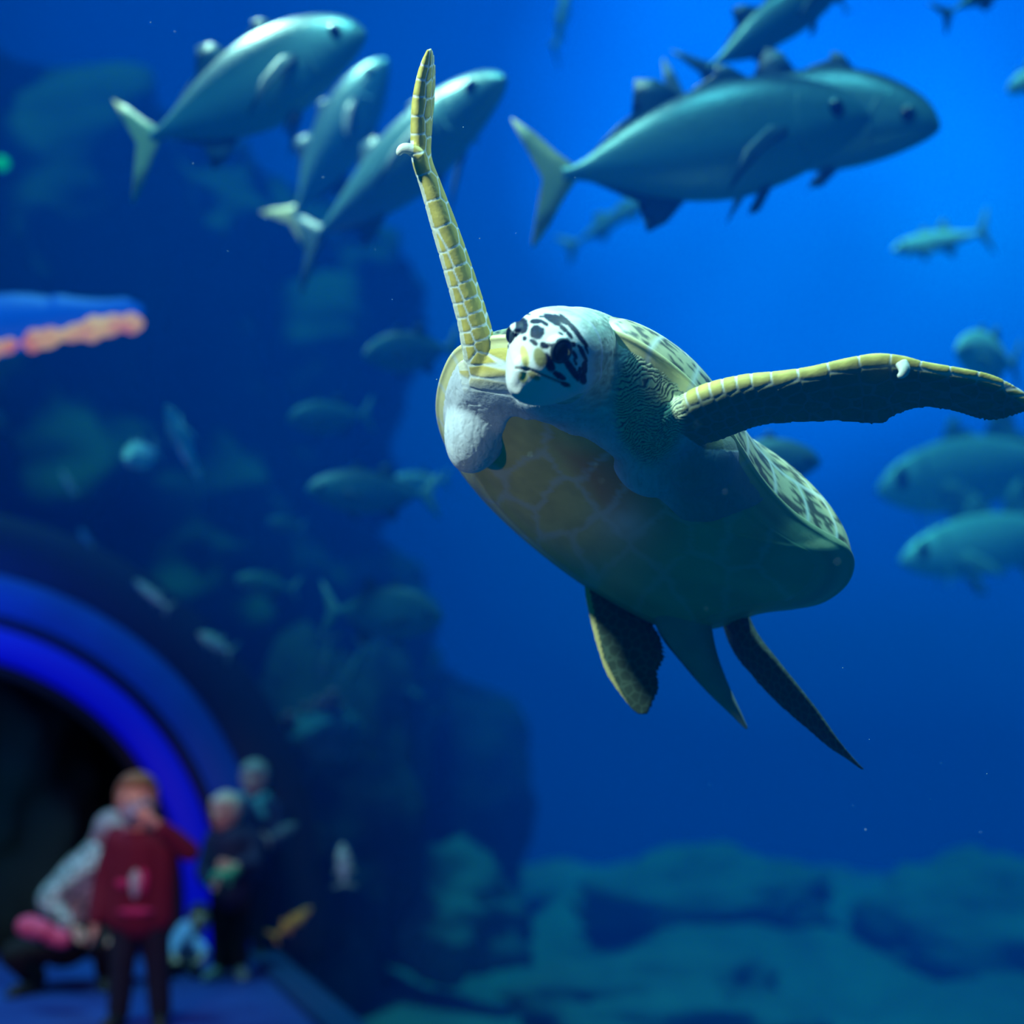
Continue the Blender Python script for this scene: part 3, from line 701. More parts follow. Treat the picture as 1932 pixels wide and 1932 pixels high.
M_feye = mat('fish_eye', (.003, .006, .02), .1); M_ring = mat('fish_eye_ring', (.10, .20, .22), .4, .1)
SPEC = {  # station x from snout 0 back to -1 ; top ; bottom ; half width
 'trevally': [(0, .012, -.012, .008), (-.03, .050, -.035, .028), (-.08, .085, -.060, .045), (-.16, .118, -.092, .062), (-.26, .142, -.120, .074), (-.38, .150, -.136, .080), (-.50, .138, -.128, .074), (-.62, .105, -.100, .058), (-.72, .066, -.064, .040), (-.80, .032, -.032, .024), (-.85, .018, -.018, .016), (-.88, .018, -.018, .010)],
 'tuna': [(0, .008, -.010, .008), (-.04, .038, -.034, .028), (-.10, .066, -.060, .046), (-.20, .096, -.090, .062), (-.32, .112, -.110, .072), (-.44, .112, -.112, .072), (-.56, .096, -.098, .062), (-.67, .066, -.070, .046), (-.76, .038, -.042, .030), (-.84, .016, -.018, .018), (-.88, .010, -.010, .012), (-.90, .012, -.012, .008)],
 'slim': [(0, .006, -.006, .006), (-.05, .030, -.026, .024), (-.14, .054, -.048, .038), (-.30, .072, -.066, .048), (-.48, .070, -.066, .046), (-.64, .050, -.050, .034), (-.78, .024, -.026, .020), (-.86, .014, -.014, .012), (-.9, .014, -.014, .008)]}
def fin_mesh(pts, th=.006, axis='y', base=None):
    """thin solid fin from an outline (x, z) with an airfoil-ish edge"""
    n = len(pts); c = (sum(p[0] for p in pts) / n, sum(p[1] for p in pts) / n)
    V = []; 
    for s in (1, -1):
        for x, z in pts: V.append((x, s * .0012, z))
    for s in (1, -1):
        for x, z in pts: V.append((lerp(c[0], x, .6), s * th / 2, lerp(c[1], z, .6)))
    V += [(c[0], th / 2, c[1]), (c[0], -th / 2, c[1])]
    Fc = []
    for i in range(n):
        j = (i + 1) % n
        Fc += [(i, j, n + j, n + i), (i, j, 2 * n + j, 2 * n + i), (n + i, n + j, 3 * n + j, 3 * n + i), (2 * n + i, 2 * n + j, 4 * n), (3 * n + i, 3 * n + j, 4 * n + 1)]
    return V, Fc
def local_obj(name, V, Fc, m, parent):
    me = bpy.data.meshes.new(name); me.from_pydata([tuple(v) for v in V], [], Fc); me.materials.append(m)
    bm = bmesh.new(); bm.from_mesh(me); bmesh.ops.recalc_face_normals(bm, faces=bm.faces); bm.to_mesh(me); bm.free()
    me.polygons.foreach_set('use_smooth', [True] * len(me.polygons))
    o = bpy.data.objects.new(name, me); return link(o, parent)
def make_fish(kind, m, mtail, mfin, name='fish', bend=0.0):
    sp = SPEC[kind]; K = len(sp) - 1; rings = []
    def bd(x): return bend * max(0, -x - .3) ** 2
    for i in range(56):
        x, t, b, w = interp(sp, K * i / 55); c = (t + b) / 2; h = (t - b) / 2; ring = []
        for k in range(32):
            a = 2 * math.pi * k / 32; ca, sa = math.cos(a), math.sin(a)
            ring.append((x, bd(x) + w * ca * (1 - .25 * abs(sa) ** 3), c + h * abs(sa) ** .95 * (1 if sa > 0 else -1)))
        rings.append(ring)
    V, Fc = loft(rings); root = local_obj(name, V, Fc, m, None)
    bt = bd(-.9); sh = lambda V: [(x, y + bt, z) for x, y, z in V]
    if kind == 'tuna': tl = [(-.86, .012), (-.90, .05), (-.955, .125), (-1.0, .175), (-1.005, .165), (-.965, .08), (-.935, 0), (-.965, -.08), (-1.005, -.165), (-1.0, -.175), (-.955, -.125), (-.90, -.05), (-.86, -.012)]
    else: tl = [(-.84, .016), (-.89, .06), (-.94, .115), (-1.0, .165), (-1.0, .150), (-.96, .06), (-.94, 0), (-.96, -.06), (-1.0, -.150), (-1.0, -.165), (-.94, -.115), (-.89, -.06), (-.84, -.016)]
    v, f = fin_mesh(tl, .010); local_obj('tail_fin', sh(v), f, mtail, root)
    tp = {'trevally': .14, 'tuna': .10, 'slim': .065}[kind]; z0 = lambda x: interp(sp, np.interp(-x, [-s[0] for s in sp], range(len(sp))))
    def zt(x): return float(z0(x)[1]) - .008
    def zb(x): return float(z0(x)[2]) + .008
    v, f = fin_mesh([(-.30, zt(-.30)), (-.36, zt(-.33) + .045), (-.40, zt(-.40) + .052), (-.40, zt(-.40) + .03), (-.47, zt(-.46) + .012), (-.47, zt(-.47))]); local_obj('dorsal_fin', v, f, mfin, root)
    v, f = fin_mesh([(-.50, zt(-.50)), (-.57, zt(-.55) + .07), (-.63, zt(-.6) + .095), (-.60, zt(-.6) + .035), (-.70, zt(-.68) + .02), (-.82, zt(-.82) + .004), (-.80, zt(-.80)), (-.64, zt(-.64))]); local_obj('rear_dorsal_fin', v, f, mfin, root)
    v, f = fin_mesh([(-.54, zb(-.54)), (-.61, zb(-.58) - .06), (-.67, zb(-.62) - .085), (-.64, zb(-.62) - .03), (-.72, zb(-.70) - .016), (-.82, zb(-.82) - .004), (-.80, zb(-.80)), (-.66, zb(-.66))]); local_obj('anal_fin', v, f, mfin, root)
    for s in (1, -1):
        w = float(z0(-.25)[3])
        big = (m is M_trev and kind == 'trevally')
        V, Fc = fin_mesh([(-.235, .0), (-.29, .004), (-.37, -.05), (-.44, -.15), (-.385, -.105), (-.31, -.050), (-.245, -.022)] if big else [(-.235, .0), (-.29, .008), (-.37, -.028), (-.42, -.065), (-.37, -.052), (-.31, -.042), (-.245, -.020)] if True else [(-.235, .0), (-.29, .008), (-.39, -.070), (-.47, -.20), (-.41, -.165), (-.31, -.075), (-.245, -.020)], .006)
        local_obj('pectoral_fin', [(x, s * (w * .98 + .35 * max(0, -x - .235)) + y, z - .01) for x, y, z in V], Fc, mfin, root)
        V, Fc = fin_mesh([(-.30, 0), (-.34, -.01), (-.38, -.055), (-.345, -.05)], .006)
        local_obj('pelvic_fin', [(x, s * .02 + y, z + zb(-.31)) for x, y, z in V], Fc, mfin, root)
        e = z0(-.095); w = float(e[3]) * .93
        V, Fc = ellipsoid((-.095, s * w, .018), (.026, .010, .026), [[1, 0, 0], [0, 1, 0], [0, 0, 1]], 16, 12); ey = local_obj('eye', V, Fc, M_ring, root)
        V, Fc = ellipsoid((-.094, s * (w + .003), .018), (.021, .011, .021), [[1, 0, 0], [0, 1, 0], [0, 0, 1]], 14, 10); local_obj('pupil', V, Fc, M_feye, ey)
    # gill cover and mouth as thin raised lines
    rg = []
    for s in (1, -1):
        rg = []
        for i in range(13):
            a = -1.1 + 2.2 * i / 12; x = -.17 - .035 * math.cos(a); z = .085 * math.sin(a) - .005; w = float(z0(x)[3]) * math.sqrt(max(.05, 1 - (z / .125) ** 2)) 
            rg.append([(x + .004 * math.cos(q), s * w + .004 * math.sin(q), z) for q in [2 * math.pi * j / 6 for j in range(6)]])
        v, f = loft(rg); local_obj('gill_cover', v, f, m, root)
    return root
def copy_tree(o, parent=None):
    c = o.copy(); COL.objects.link(c); c.parent = parent
    for ch in list(o.children): copy_tree(ch, c)
    return c
protos = {}
def put(kind, m, mt, mf, head, tail, dh, dt, label, group=None, roll=0., tall=1., wide=1., bend=0., name='fish'):
    key = (kind, m.name, mt.name, bend)
    src = protos.get(key)
    if src is None: o = protos[key] = make_fish(kind, m, mt, mf, name, bend)
    else: o = copy_tree(src); o.name = name
    h, tl = P(*head, dh), P(*tail, dt); ax = (h - tl); L = ax.length; ax.normalize()
    up = UP - ax * UP.dot(ax)
    if up.length < .15: up = -RIGHT - ax * (-RIGHT).dot(ax)
    up.normalize(); up = Matrix.Rotation(roll, 3, ax) @ up
    if up.dot(UP) < 0 and abs(roll) < 1.2: up = -up
    side = up.cross(ax)
    R = Matrix((ax, side, up)).transposed()
    o.rotation_euler = R.to_euler(); o.location = h; o.scale = (L, L * wide, L * tall)
    tag(o, label, 'fish', group or {'trevally': 'deep bodied fish of the tank', 'tuna': 'streamlined fish near the top edge', 'slim': 'slender fish drifting in the distance'}[kind]); return o
T, TU, SL = 'trevally', 'tuna', 'slim'
put(T, M_trev, M_finy, M_fin, (690, 62), (232, 285), 4.3, 4.5, 'big silvery fish at upper left with a shining white back', tall=1.45, roll=-.3)
put(T, M_trev, M_finy, M_fin, (730, 112), (535, 440), 5.4, 5.6, 'silvery fish just below the big white-backed fish, head up', tall=1.3, roll=-.15)
put(T, M_trev, M_fin, M_fin, (954, 148), (560, 480), 4.4, 5.1, 'silvery fish behind the raised flipper, pale snout up right', tall=.98, roll=-.2)
put(T, M_trev, M_finy, M_fin, (1640, 218), (985, 345), 3.9, 4.0, 'large teal fish at upper right with a pale forked tail', tall=1.22, roll=-.12)
put(T, M_trev, M_fin, M_fin, (1772, 240), (1230, 215), 4.15, 4.6, 'dark backed fish overlapping the large teal fish, snout to the right', tall=1.22, roll=-.1)
put(TU, M_trev, M_fin, M_fin, (1610, -60), (1305, 150), 4.6, 4.6, 'fish leaving through the top edge, only rear half seen', tall=1.05)
put(SL, M_bright, M_finw, M_finw, (1072, -25), (1045, 108), 6.5, 6.3, 'small pale fish hanging near the top edge, left of centre top', tall=1.3)
put(SL, M_bright, M_finw, M_finw, (1683, 472), (1850, 440), 7.0, 7.2, 'small pale fish below the big pair at the right', tall=1.35, bend=.4)
put(T, M_bright, M_finw, M_finw, (1803, 662), (1925, 690), 5.6, 5.9, 'round bright turquoise fish peeking above the long flipper', tall=1.5)
put(T, M_dull, M_finw, M_fin, (1548, 872), (1300, 880), 4.8, 4.9, 'fish half hidden behind the shell, head to the right', tall=1.3)
put(SL, M_pale, M_finw, M_finw, (1655, 928), (2060, 850), 8.6, 9.1, 'faint long blue fish right of the shell, upper of two', tall=2.0)
put(SL, M_pale, M_finw, M_finw, (1698, 1060), (2080, 985), 8.2, 8.6, 'faint long blue fish right of the shell, lower of two', tall=1.8)
put(SL, M_bright, M_finw, M_finw, (1900, 175), (1990, 120), 6.0, 6.0, 'pale fish cut by the right edge near the top', tall=2.4)
put(TU, M_trev, M_fin, M_fin, (1560, -45), (1600, 25), 5.2, 5.2, 'dark fish tail tip dipping in from the top edge', tall=.8)
put(TU, M_trev, M_fin, M_fin, (1990, -90), (1768, 36), 5.0, 5.0, 'dark tail fin entering at the top right corner', tall=.8)
put(SL, M_pale, M_finw, M_finw, (1260, 350), (1060, 475), 7.6, 7.8, 'faint ghostly fish below the large teal fish tail', tall=.9)
put(T, M_dull, M_finw, M_fin, (686, 672), (870, 655), 5.4, 5.6, 'dim fish left of the turtle shoulder facing left', tall=1.3)
put(T, M_dull, M_finw, M_fin, (543, 792), (705, 782), 6.3, 6.5, 'dim blue fish in mid water facing left, under the middle of the left side', tall=1.25)
put(T, M_dull, M_finw, M_fin, (578, 925), (830, 935), 5.6, 5.8, 'fish with bright bluish back facing left beside the shell', tall=1.12, roll=.15)
put(T, M_pale, M_finw, M_fin, (730, 915), (850, 905), 6.6, 6.8, 'turquoise backed fish just behind the bright backed one', tall=1.0)
put(T, M_dull, M_finw, M_fin, (835, 1165), (605, 1150), 5.6, 5.8, 'large dim fish below the shell facing right', tall=1.35)
put(T, M_dull, M_finw, M_fin, (443, 1095), (565, 1112), 7.0, 7.1, 'small dim fish facing left above the coral', tall=1.2)
put(T, M_bright, M_finw, M_finy, (238, 868), (300, 850), 5.9, 6.6, 'bright round fish turned toward the viewer at the left', tall=.62, wide=.75, roll=.35)
put(SL, M_bright, M_finw, M_finy, (316, 768), (380, 915), 5.9, 6.3, 'pale headed fish swimming up left beside the round bright fish', tall=1.1, roll=.3, wide=1.3)
put(T, M_dull, M_finw, M_fin, (505, 985), (575, 995), 7.6, 7.7, 'faint small fish left of and below the bright backed fish', tall=1.3)
put(SL, M_pale, M_finw, M_finw, (115, 885), (142, 935), 7.4, 7.4, 'faint pale fish near the left edge, upper of two small ones', tall=1.2)
put(SL, M_pale, M_finw, M_finw, (255, 1095), (322, 1150), 7.6, 7.6, 'faint pale fish swimming just above the tunnel arch', tall=1.2)
put(SL, M_pale, M_finw, M_finw, (375, 1195), (440, 1232), 7.4, 7.4, 'short pale turquoise fish close to the outer arch', tall=2.0)
put(SL, M_dull, M_finw, M_fin, (612, 1290), (622, 1195), 7.4, 7.4, 'dim narrow fish pointing down above the pink coral', tall=1.4)
put(SL, M_dull, M_finw, M_fin, (650, 1300), (690, 1210), 7.2, 7.2, 'dim narrow fish right of the other downward fish', tall=1.3)
put(SL, M_bright, M_finw, M_finw, (646, 1592), (650, 1675), 7.6, 7.6, 'small bright blue fish standing upright by the dark rock', tall=2.0)
put(SL, M_orange, M_orange, M_orange, (588, 1712), (512, 1772), 7.8, 7.8, 'small orange yellow fish beside the arch foot', tall=1.3)
put(SL, M_dull, M_finw, M_finw, (560, 1555), (500, 1585), 8.0, 8.0, 'small greenish fish in front of the dark rock near the visitors', tall=1.8)
put(SL, M_dull, M_finw, M_finw, (800, 1320), (765, 1295), 8.2, 8.2, 'tiny faint fish below the large dim fish', tall=2.2)
put(T, M_dull, M_finw, M_fin, (150, 1000), (175, 1030), 8.0, 8.0, 'tiny faint fish low on the left rock wall', tall=1.2)
# drifting specks
rs = random.Random(5); parts = []
spots = [(284, 42), (330, 60), (364, 308), (430, 474), (500, 415), (662, 166), (1085, 1235 - 900), (1368, 928), (1315, 800), (1580, 1060), (1332, 1150), (1610, 1520), (1755, 1508), (1633, 1565), (1862, 1460), (1850, 1570), (874, 240), (905, 450), (824, 716), (1000, 858), (1124, 878), (1134, 908), (973, 440), (1590, 1260), (610, 335), (1640, 1395), (1775, 1440), (740, 565), (708, 470), (1340, 1480)]
for px, py in spots:
    D = rs.uniform(1.45, 1.75) if 830 < px < 1600 and 560 < py < 1180 else rs.uniform(1.9, 2.7); r = rs.uniform(.0004, .0009) 
    parts.append(ellipsoid(P(px, py, D), (r, r, r * .8), None, 8, 6))
V, Fc = merge(parts); tag(mesh_obj('drifting_specks', V, Fc, mat('speck', (.7, .85, .9), .6)), 'tiny white specks drifting in the water around the turtle', 'particles', kind='stuff')
# ================================================================ VISITORS in the tunnel
M_sk = mat('person_skin', (.62, .36, .28), .6); 
def capsule(a, b, ra, rb, n=12, m=16):
    a, b = Vector(a), Vector(b); d = (b - a); L = d.length; d.normalize(); u = d.orthogonal().normalized(); v = d.cross(u); rings = []
    for i in range(5): th = math.pi / 2 * (1 - i / 5); rings.append((a - d * ra * math.sin(th), max(.001, ra * math.cos(th))))
    for i in range(n + 1): t = i / n; rings.append((a.lerp(b, t), lerp(ra, rb, t)))
    for i in range(1, 6): th = math.pi / 2 * i / 5; rings.append((b + d * rb * math.sin(th), max(.001, rb * math.cos(th))))
    return loft([[c + (u * math.cos(q) + v * math.sin(q)) * r for q in [2 * math.pi * k / m for k in range(m)]] for c, r in rings])
def chain(pts, rad): return [capsule(pts[i], pts[i + 1], rad[i], rad[i + 1]) for i in range(len(pts) - 1)]
class Fig:
    """a person in local axes: x to the viewer's right, y away, z up"""
    def __init__(s, origin, scale, turn=0.):
        s.o = Vector(origin); s.k = scale; s.R = Matrix.Rotation(turn, 3, 'Z')
    def w(s, p): return s.o + s.R @ (Vector(p) * s.k)
def obj_from(parts, name, m, parent, voxel, smooth=3, infl=0.):
    co, fs = remeshed(parts, voxel, smooth)
    if infl: co = co + vnormals(co, fs) * infl
    return mesh_obj(name, [Vector(c) for c in co], fs, m, parent)
def hand(fg, wrist, d, side, r=.020, grip=.5):
    """palm, four curled fingers and a thumb"""
    W = Vector(wrist); d = Vector(d).normalized(); s = Vector(side).normalized(); n = d.cross(s).normalized(); out = []
    palm = W + d * .045
    out.append((W, palm, r * 1.1, r * 1.15)); 
    for i, (o, L) in enumerate(((-.024, .052), (-.008, .060), (.008, .056), (.024, .044))):
        a = W + d * .060 + s * o; b = a + d * L * .5 + n * L * .15 * grip; c = b + d * L * .45 * (1 - .5 * grip) + n * L * .5 * grip
        out.append((palm + s * o * .7, a, r * .6, .0085)); out.append((a, b, .0085, .008)); out.append((b, c, .008, .0065))
    a = W + d * .02 + s * -.02; b = a + d * .03 - s * .026 + n * .01; out.append((a, b, .011, .009)); out.append((b, b + d * .028 - s * .004, .009, .007))
    return [capsule(fg.w(a), fg.w(b), ra * fg.k, rb * fg.k, 4, 10) for a, b, ra, rb in out]
def head_parts(fg, c, look=(0, -1, 0), r=.098):
    c = Vector(c); l = Vector(look).normalized(); s = l.cross(Vector((0, 0, 1))).normalized(); u = s.cross(l)
    W = fg.w; k = fg.k; A = [list(fg.R @ s), list(fg.R @ u), list(fg.R @ l)]
    ps = [ellipsoid(W(c), (r * .84 * k, r * 1.10 * k, r * .98 * k), A), ellipsoid(W(c + l * r * .22 - u * r * .5), (r * .62 * k, r * .62 * k, r * .70 * k), A)]
    ps.append(ellipsoid(W(c + l * r * 1.0 - u * r * .15), (r * .13 * k, r * .24 * k, r * .2 * k), A, 12, 8))
    for q in (-1, 1): ps.append(ellipsoid(W(c + s * q * r * .84 - u * r * .1), (r * .10 * k, r * .26 * k, r * .18 * k), A, 12, 8))
    ps.append(ellipsoid(W(c + l * r * .86 - u * r * .52), (r * .26 * k, r * .07 * k, r * .12 * k), A, 12, 8))
    return ps, (c, l, s, u, r, A)
def face_bits(fg, hp_, root, hairmat, long=False, hair=True):
    c, l, s, u, r, A = hp_; W = fg.w; k = fg.k
    for q in (-1, 1):
        V, Fc = ellipsoid(W(c + l * r * .86 + s * q * r * .32 + u * r * .05), (r * .13 * k, r * .085 * k, r * .09 * k), A, 12, 8); mesh_obj('eye', V, Fc, M_peye, root)
    if not hair: return
    ps = [ellipsoid(W(c - l * r * .14 + u * r * .22), (r * .96 * k, r * 1.06 * k, r * 1.02 * k), A), ellipsoid(W(c + l * r * .35 + u * r * .72), (r * .74 * k, r * .36 * k, r * .62 * k), A)]
    if long: ps += [ellipsoid(W(c - l * r * .45 - u * r * .6), (r * .85 * k, r * 1.0 * k, r * .6 * k), A)]
    # keep the face free: hair sits behind the brow
    co, fs = remeshed(ps, .008, 3)
    wc = W(c); L_, U_ = fg.R @ l, fg.R @ u; rel = co - np.array(wc); lf = rel @ np.array(L_); uf = rel @ np.array(U_)
    lim = np.where(uf > r * k * .48, 9, r * k * .42); over = np.maximum(0, lf - lim); co = co - over[:, None] * np.array(L_)
    mesh_obj('hair', [Vector(p) for p in co], fs, hairmat, root)
M_peye = mat('person_eye', (.02, .015, .01), .2)
M_hair1 = mat('hair_light_brown', (.26, .15, .07), .7, bump=(60, .5, .01)); M_hair2 = mat('hair_grey', (.42, .34, .34), .7, bump=(60, .5, .01)); M_hair3 = mat('hair_dark', (.03, .02, .02), .7)
M_red = mat('maroon_sweater', (.15, .004, .035), .85, bump=(120, .3, .003)); M_navy = mat('navy_trousers', (.006, .010, .032), .85, bump=(150, .3, .003)); M_blk = mat('black_cloth', (.006, .006, .010), .9)
M_shoe = mat('dark_shoe', (.008, .010, .014), .6)
def shoe(fg, a, parent, m, L=.22, tw=0.):
    a = Vector(a); d = Vector((math.sin(tw), -math.cos(tw), 0)); W, k = fg.w, fg.k
    return obj_from([capsule(W(a + Vector((0, 0, .035))), W(a + d * L * .62 + Vector((0, 0, .028))), .040 * k, .036 * k), capsule(W(a), W(a + Vector((0, 0, .06))), .040 * k, .038 * k), ellipsoid(W(a + d * L * .3 + Vector((0, 0, .014))), (.042 * k, L * .62 * k, .016 * k), [[d.y, -d.x, 0], [d.x, d.y, 0], [0, 0, 1]])], 'shoe', m, parent, .007 * k)

# --- child in maroon sweater, standing, holding a camera phone up to the face
o = P(258, 1935, 6.6); o.z = 0
fg = Fig(o, 1.0, .05)
root = empty('person', fg.w((0, 0, 0))); tag(root, 'child in a maroon sweater standing and holding a phone up to the face', 'person', 'visitors in the tunnel')
W = fg.w
HC = (-.035, -.02, 1.03)
hps, hinfo = head_parts(fg, HC, (.12, -1, .08), .110)
Ls, Rs = (-.125, 0, .86), (.125, 0, .86)
lel, lwr = (-.185, .0, .66), (-.20, -.05, .47)
rel_, rwr = (.225, -.06, .80), (.085, -.17, .94)
body_p = hps + [capsule(W((-.02, 0, .86)), W((-.03, -.005, .96)), .048, .045)] + [capsule(W(a), W(b), ra, rb) for a, b, ra, rb in
   [((-.11, 0, .83), (.11, 0, .83), .062, .062), ((0, 0, .84), (0, 0, .55), .105, .10), ((-.06, 0, .84), (-.05, 0, .55), .075, .075), ((.06, 0, .84), (.05, 0, .55), .075, .075),
    (Ls, lel, .042, .034), (lel, lwr, .033, .023), (Rs, rel_, .042, .034), (rel_, rwr, .033, .024),
    ((-.055, 0, .53), (-.075, -.01, .30), .070, .048), ((-.075, -.01, .30), (-.085, 0, .06), .046, .034), ((.055, 0, .53), (.085, -.01, .30), .070, .048), ((.085, -.01, .30), (.105, 0, .06), .046, .034)]]
body_p += hand(fg, lwr, (-.05, -.1, -1), (0, -1, .1)) + hand(fg, rwr, (-.7, -.2, .6), (.5, 0, .6), grip=.9)
obj_from(body_p, 'body', M_sk, root, .0075)
sw = [capsule(W(a), W(b), ra, rb) for a, b, ra, rb in [((-.115, 0, .835), (.115, 0, .835), .070, .070), ((0, 0, .82), (0, 0, .50), .118, .122), ((-.075, 0, .82), (-.075, 0, .50), .085, .09), ((.075, 0, .82), (.075, 0, .50), .085, .09),
   (Ls, lel, .055, .048), (lel, (-.198, -.04, .50), .047, .042), (Rs, rel_, .056, .050), (rel_, (.11, -.15, .915), .050, .040), ((-.02, 0, .86), (-.025, 0, .905), .062, .056)]]
sweater = obj_from(sw, 'sweater', M_red, root, .009, 5)
M_pr1 = mat('print_pink', (.55, .02, .16), .8); M_pr2 = mat('print_pale', (.42, .48, .55), .8)
def decal(c, rx, rz, m, name):
    rings = []
    for i in range(2):
        y = -.128 - .006 * i + .002; rings.append([W((c[0] + rx * math.cos(q) * (1 + .12 * math.sin(3 * q)), y + .35 * (c[0] + rx * math.cos(q)) ** 2 * 2, c[1] + rz * math.sin(q))) for q in [2 * math.pi * k / 28 for k in range(28)]])
    v, f = loft(rings); q = mesh_obj(name, v, f, m, sweater); q.location = Vector((0, 0, 0))
decal((-.005, .66), .026, .065, M_pr2, 'pale_print'); decal((-.065, .66), .030, .022, M_pr1, 'pink_print'); decal((.03, .67), .022, .06, M_pr1, 'pink_print'); decal((.0, .535), .085, .017, M_pr1, 'pink_print')
tr = [capsule(W(a), W(b), ra, rb) for a, b, ra, rb in [((-.055, 0, .54), (-.075, -.01, .30), .082, .062), ((-.075, -.01, .30), (-.085, 0, .07), .060, .052), ((.055, 0, .54), (.085, -.01, .30), .082, .062), ((.085, -.01, .30), (.105, 0, .07), .060, .052), ((-.05, 0, .55), (.05, 0, .55), .085, .085)]]
obj_from(tr, 'trousers', M_navy, root, .009, 4)
shoe(fg, (-.085, 0, 0), root, M_shoe, .19, -.2); shoe(fg, (.105, 0, 0), root, M_shoe, .19, .2)
face_bits(fg, hinfo, root, M_hair1)
# phone
ph = empty('phone', W((-.0, -.175, 1.0))); tag(ph, 'small pale phone held up to the face of the child in maroon', 'phone')
def box_rot(c, e, m, name, parent, tilt=0.):
    rings = []; r = .006
    for z, k in ((-e[1] / 2, .8), (-e[1] / 2 + .002, 1), (e[1] / 2 - .002, 1), (e[1] / 2, .8)):
        ring = []
        for i, (sx, sz) in enumerate(((1, 1), (-1, 1), (-1, -1), (1, -1))):
            for a in range(5):
                q = math.pi / 2 * i + math.pi / 2 * a / 4; x = sx * (e[0] / 2 - r) + r * math.cos(q); zz = sz * (e[2] / 2 - r) + r * math.sin(q)
                x, zz = x * k, zz * k; x, zz = x * math.cos(tilt) - zz * math.sin(tilt), x * math.sin(tilt) + zz * math.cos(tilt)
                ring.append(W(Vector(c) + Vector((x, z, zz))))
        rings.append(ring)
    v, f = loft(rings); return mesh_obj(name, v, f, m, parent)
box_rot((0, -.175, 1.0), (.135, .010, .068), mat('phone_shell', (.30, .40, .52), .35), 'phone_body', ph, .25)
box_rot((.045, -.182, 1.017), (.028, .006, .022), mat('lens', (.01, .01, .02), .1), 'camera_lens', ph, .25)

# --- crouching visitor in a grey patterned top behind the child
o = P(110, 1850, 7.6); o.z = 0
fg = Fig(o, 1.0, 0); W = fg.w
root = empty('person', W((0, 0, 0))); tag(root, 'person in a grey flecked top crouching behind the child in maroon', 'person', 'visitors in the tunnel')
hps, hinfo = head_parts(fg, (.26, -.02, .80), (.75, -.5, -.45), .100)
seg = [((.06, .02, .34), (.20, 0, .64), .13, .12), ((.02, .02, .27), (.08, .02, .34), .15, .14), ((.20, 0, .66), (.25, -.01, .76), .055, .05), ((.16, -.10, .62), (-.02, -.16, .46), .05, .042), ((-.02, -.16, .46), (.12, -.22, .34), .040, .03), ((.22, .12, .60), (.30, .02, .40), .05, .042), ((.30, .02, .40), (.34, -.14, .30), .04, .03),
       ((.02, -.07, .24), (-.16, -.22, .20), .085, .065), ((-.16, -.22, .20), (-.06, -.16, .06), .060, .042), ((.08, .08, .24), (.28, -.10, .24), .085, .065), ((.28, -.10, .24), (.24, .02, .07), .06, .042)]
bp_ = hps + [capsule(W(a), W(b), ra * .9, rb * .9) for a, b, ra, rb in seg] + hand(fg, (.12, -.22, .34), (.8, -.2, -.4), (0, .3, 1)) + hand(fg, (.34, -.14, .30), (.2, -.6, -.6), (1, 0, .2))
obj_from(bp_, 'body', M_sk, root, .009)
M_gry = mat('grey_flecked_knit', (.10, .11, .11), .9, noise=(28, (.62, .64, .62), .42, .56), bump=(80, .5, .006))
obj_from([capsule(W(a), W(b), ra, rb) for a, b, ra, rb in [((.07, .02, .36), (.20, 0, .64), .15, .14), ((.16, -.10, .62), (-.02, -.16, .46), .066, .06), ((-.02, -.16, .46), (.09, -.21, .36), .058, .05), ((.22, .12, .60), (.30, .02, .40), .065, .058), ((.0, -.04, .45), (.12, .0, .60), .12, .12)]], 'top', M_gry, root, .01, 4)
obj_from([capsule(W(a), W(b), ra, rb) for a, b, ra, rb in [((.02, .02, .26), (.08, .02, .32), .165, .155), ((.02, -.07, .24), (-.16, -.22, .20), .10, .08), ((-.16, -.22, .20), (-.07, -.17, .08), .078, .062), ((.08, .08, .24), (.28, -.10, .24), .10, .08), ((.28, -.10, .24), (.25, .01, .09), .078, .062)]], 'trousers', M_blk, root, .01, 4)
shoe(fg, (-.06, -.16, 0), root, M_shoe, .24, -.5); shoe(fg, (.24, .02, 0), root, M_shoe, .24, .3)
face_bits(fg, hinfo, root, M_hair2, True)
# pink bag lying across beside that visitor
M_pk = mat('pink_fabric', (.75, .10, .24), .8, bump=(40, .4, .005))
a, b = P(50, 1748, 6.9), P(118, 1772, 6.9); 
pk = empty('rolled_jacket', a.lerp(b, .5)); tag(pk, 'bright pink rolled jacket held at the left of the crouching visitor', 'jacket')
obj_from([capsule(a, b, .052, .045), capsule(a + Vector((.02, 0, .01)), a.lerp(b, .5) + Vector((0, -.02, .012)), .045, .05)], 'cloth_roll', M_pk, pk, .008, 3)
rg = []
for i in range(17):
    q = 2 * math.pi * i / 16; c = a.lerp(b, .55); dd = (b - a).normalized(); u1 = dd.orthogonal().normalized(); u2 = dd.cross(u1); cc = c + (u1 * math.cos(q) + u2 * math.sin(q)) * .056
    rg.append([cc + dd * .012 * math.cos(z) + (u1 * math.cos(q) + u2 * math.sin(q)) * .005 * math.sin(z) for z in [2 * math.pi * j / 8 for j in range(8)]])
v_, f_ = loft(rg, cap=False); mesh_obj('strap', v_, f_, M_blk, pk)

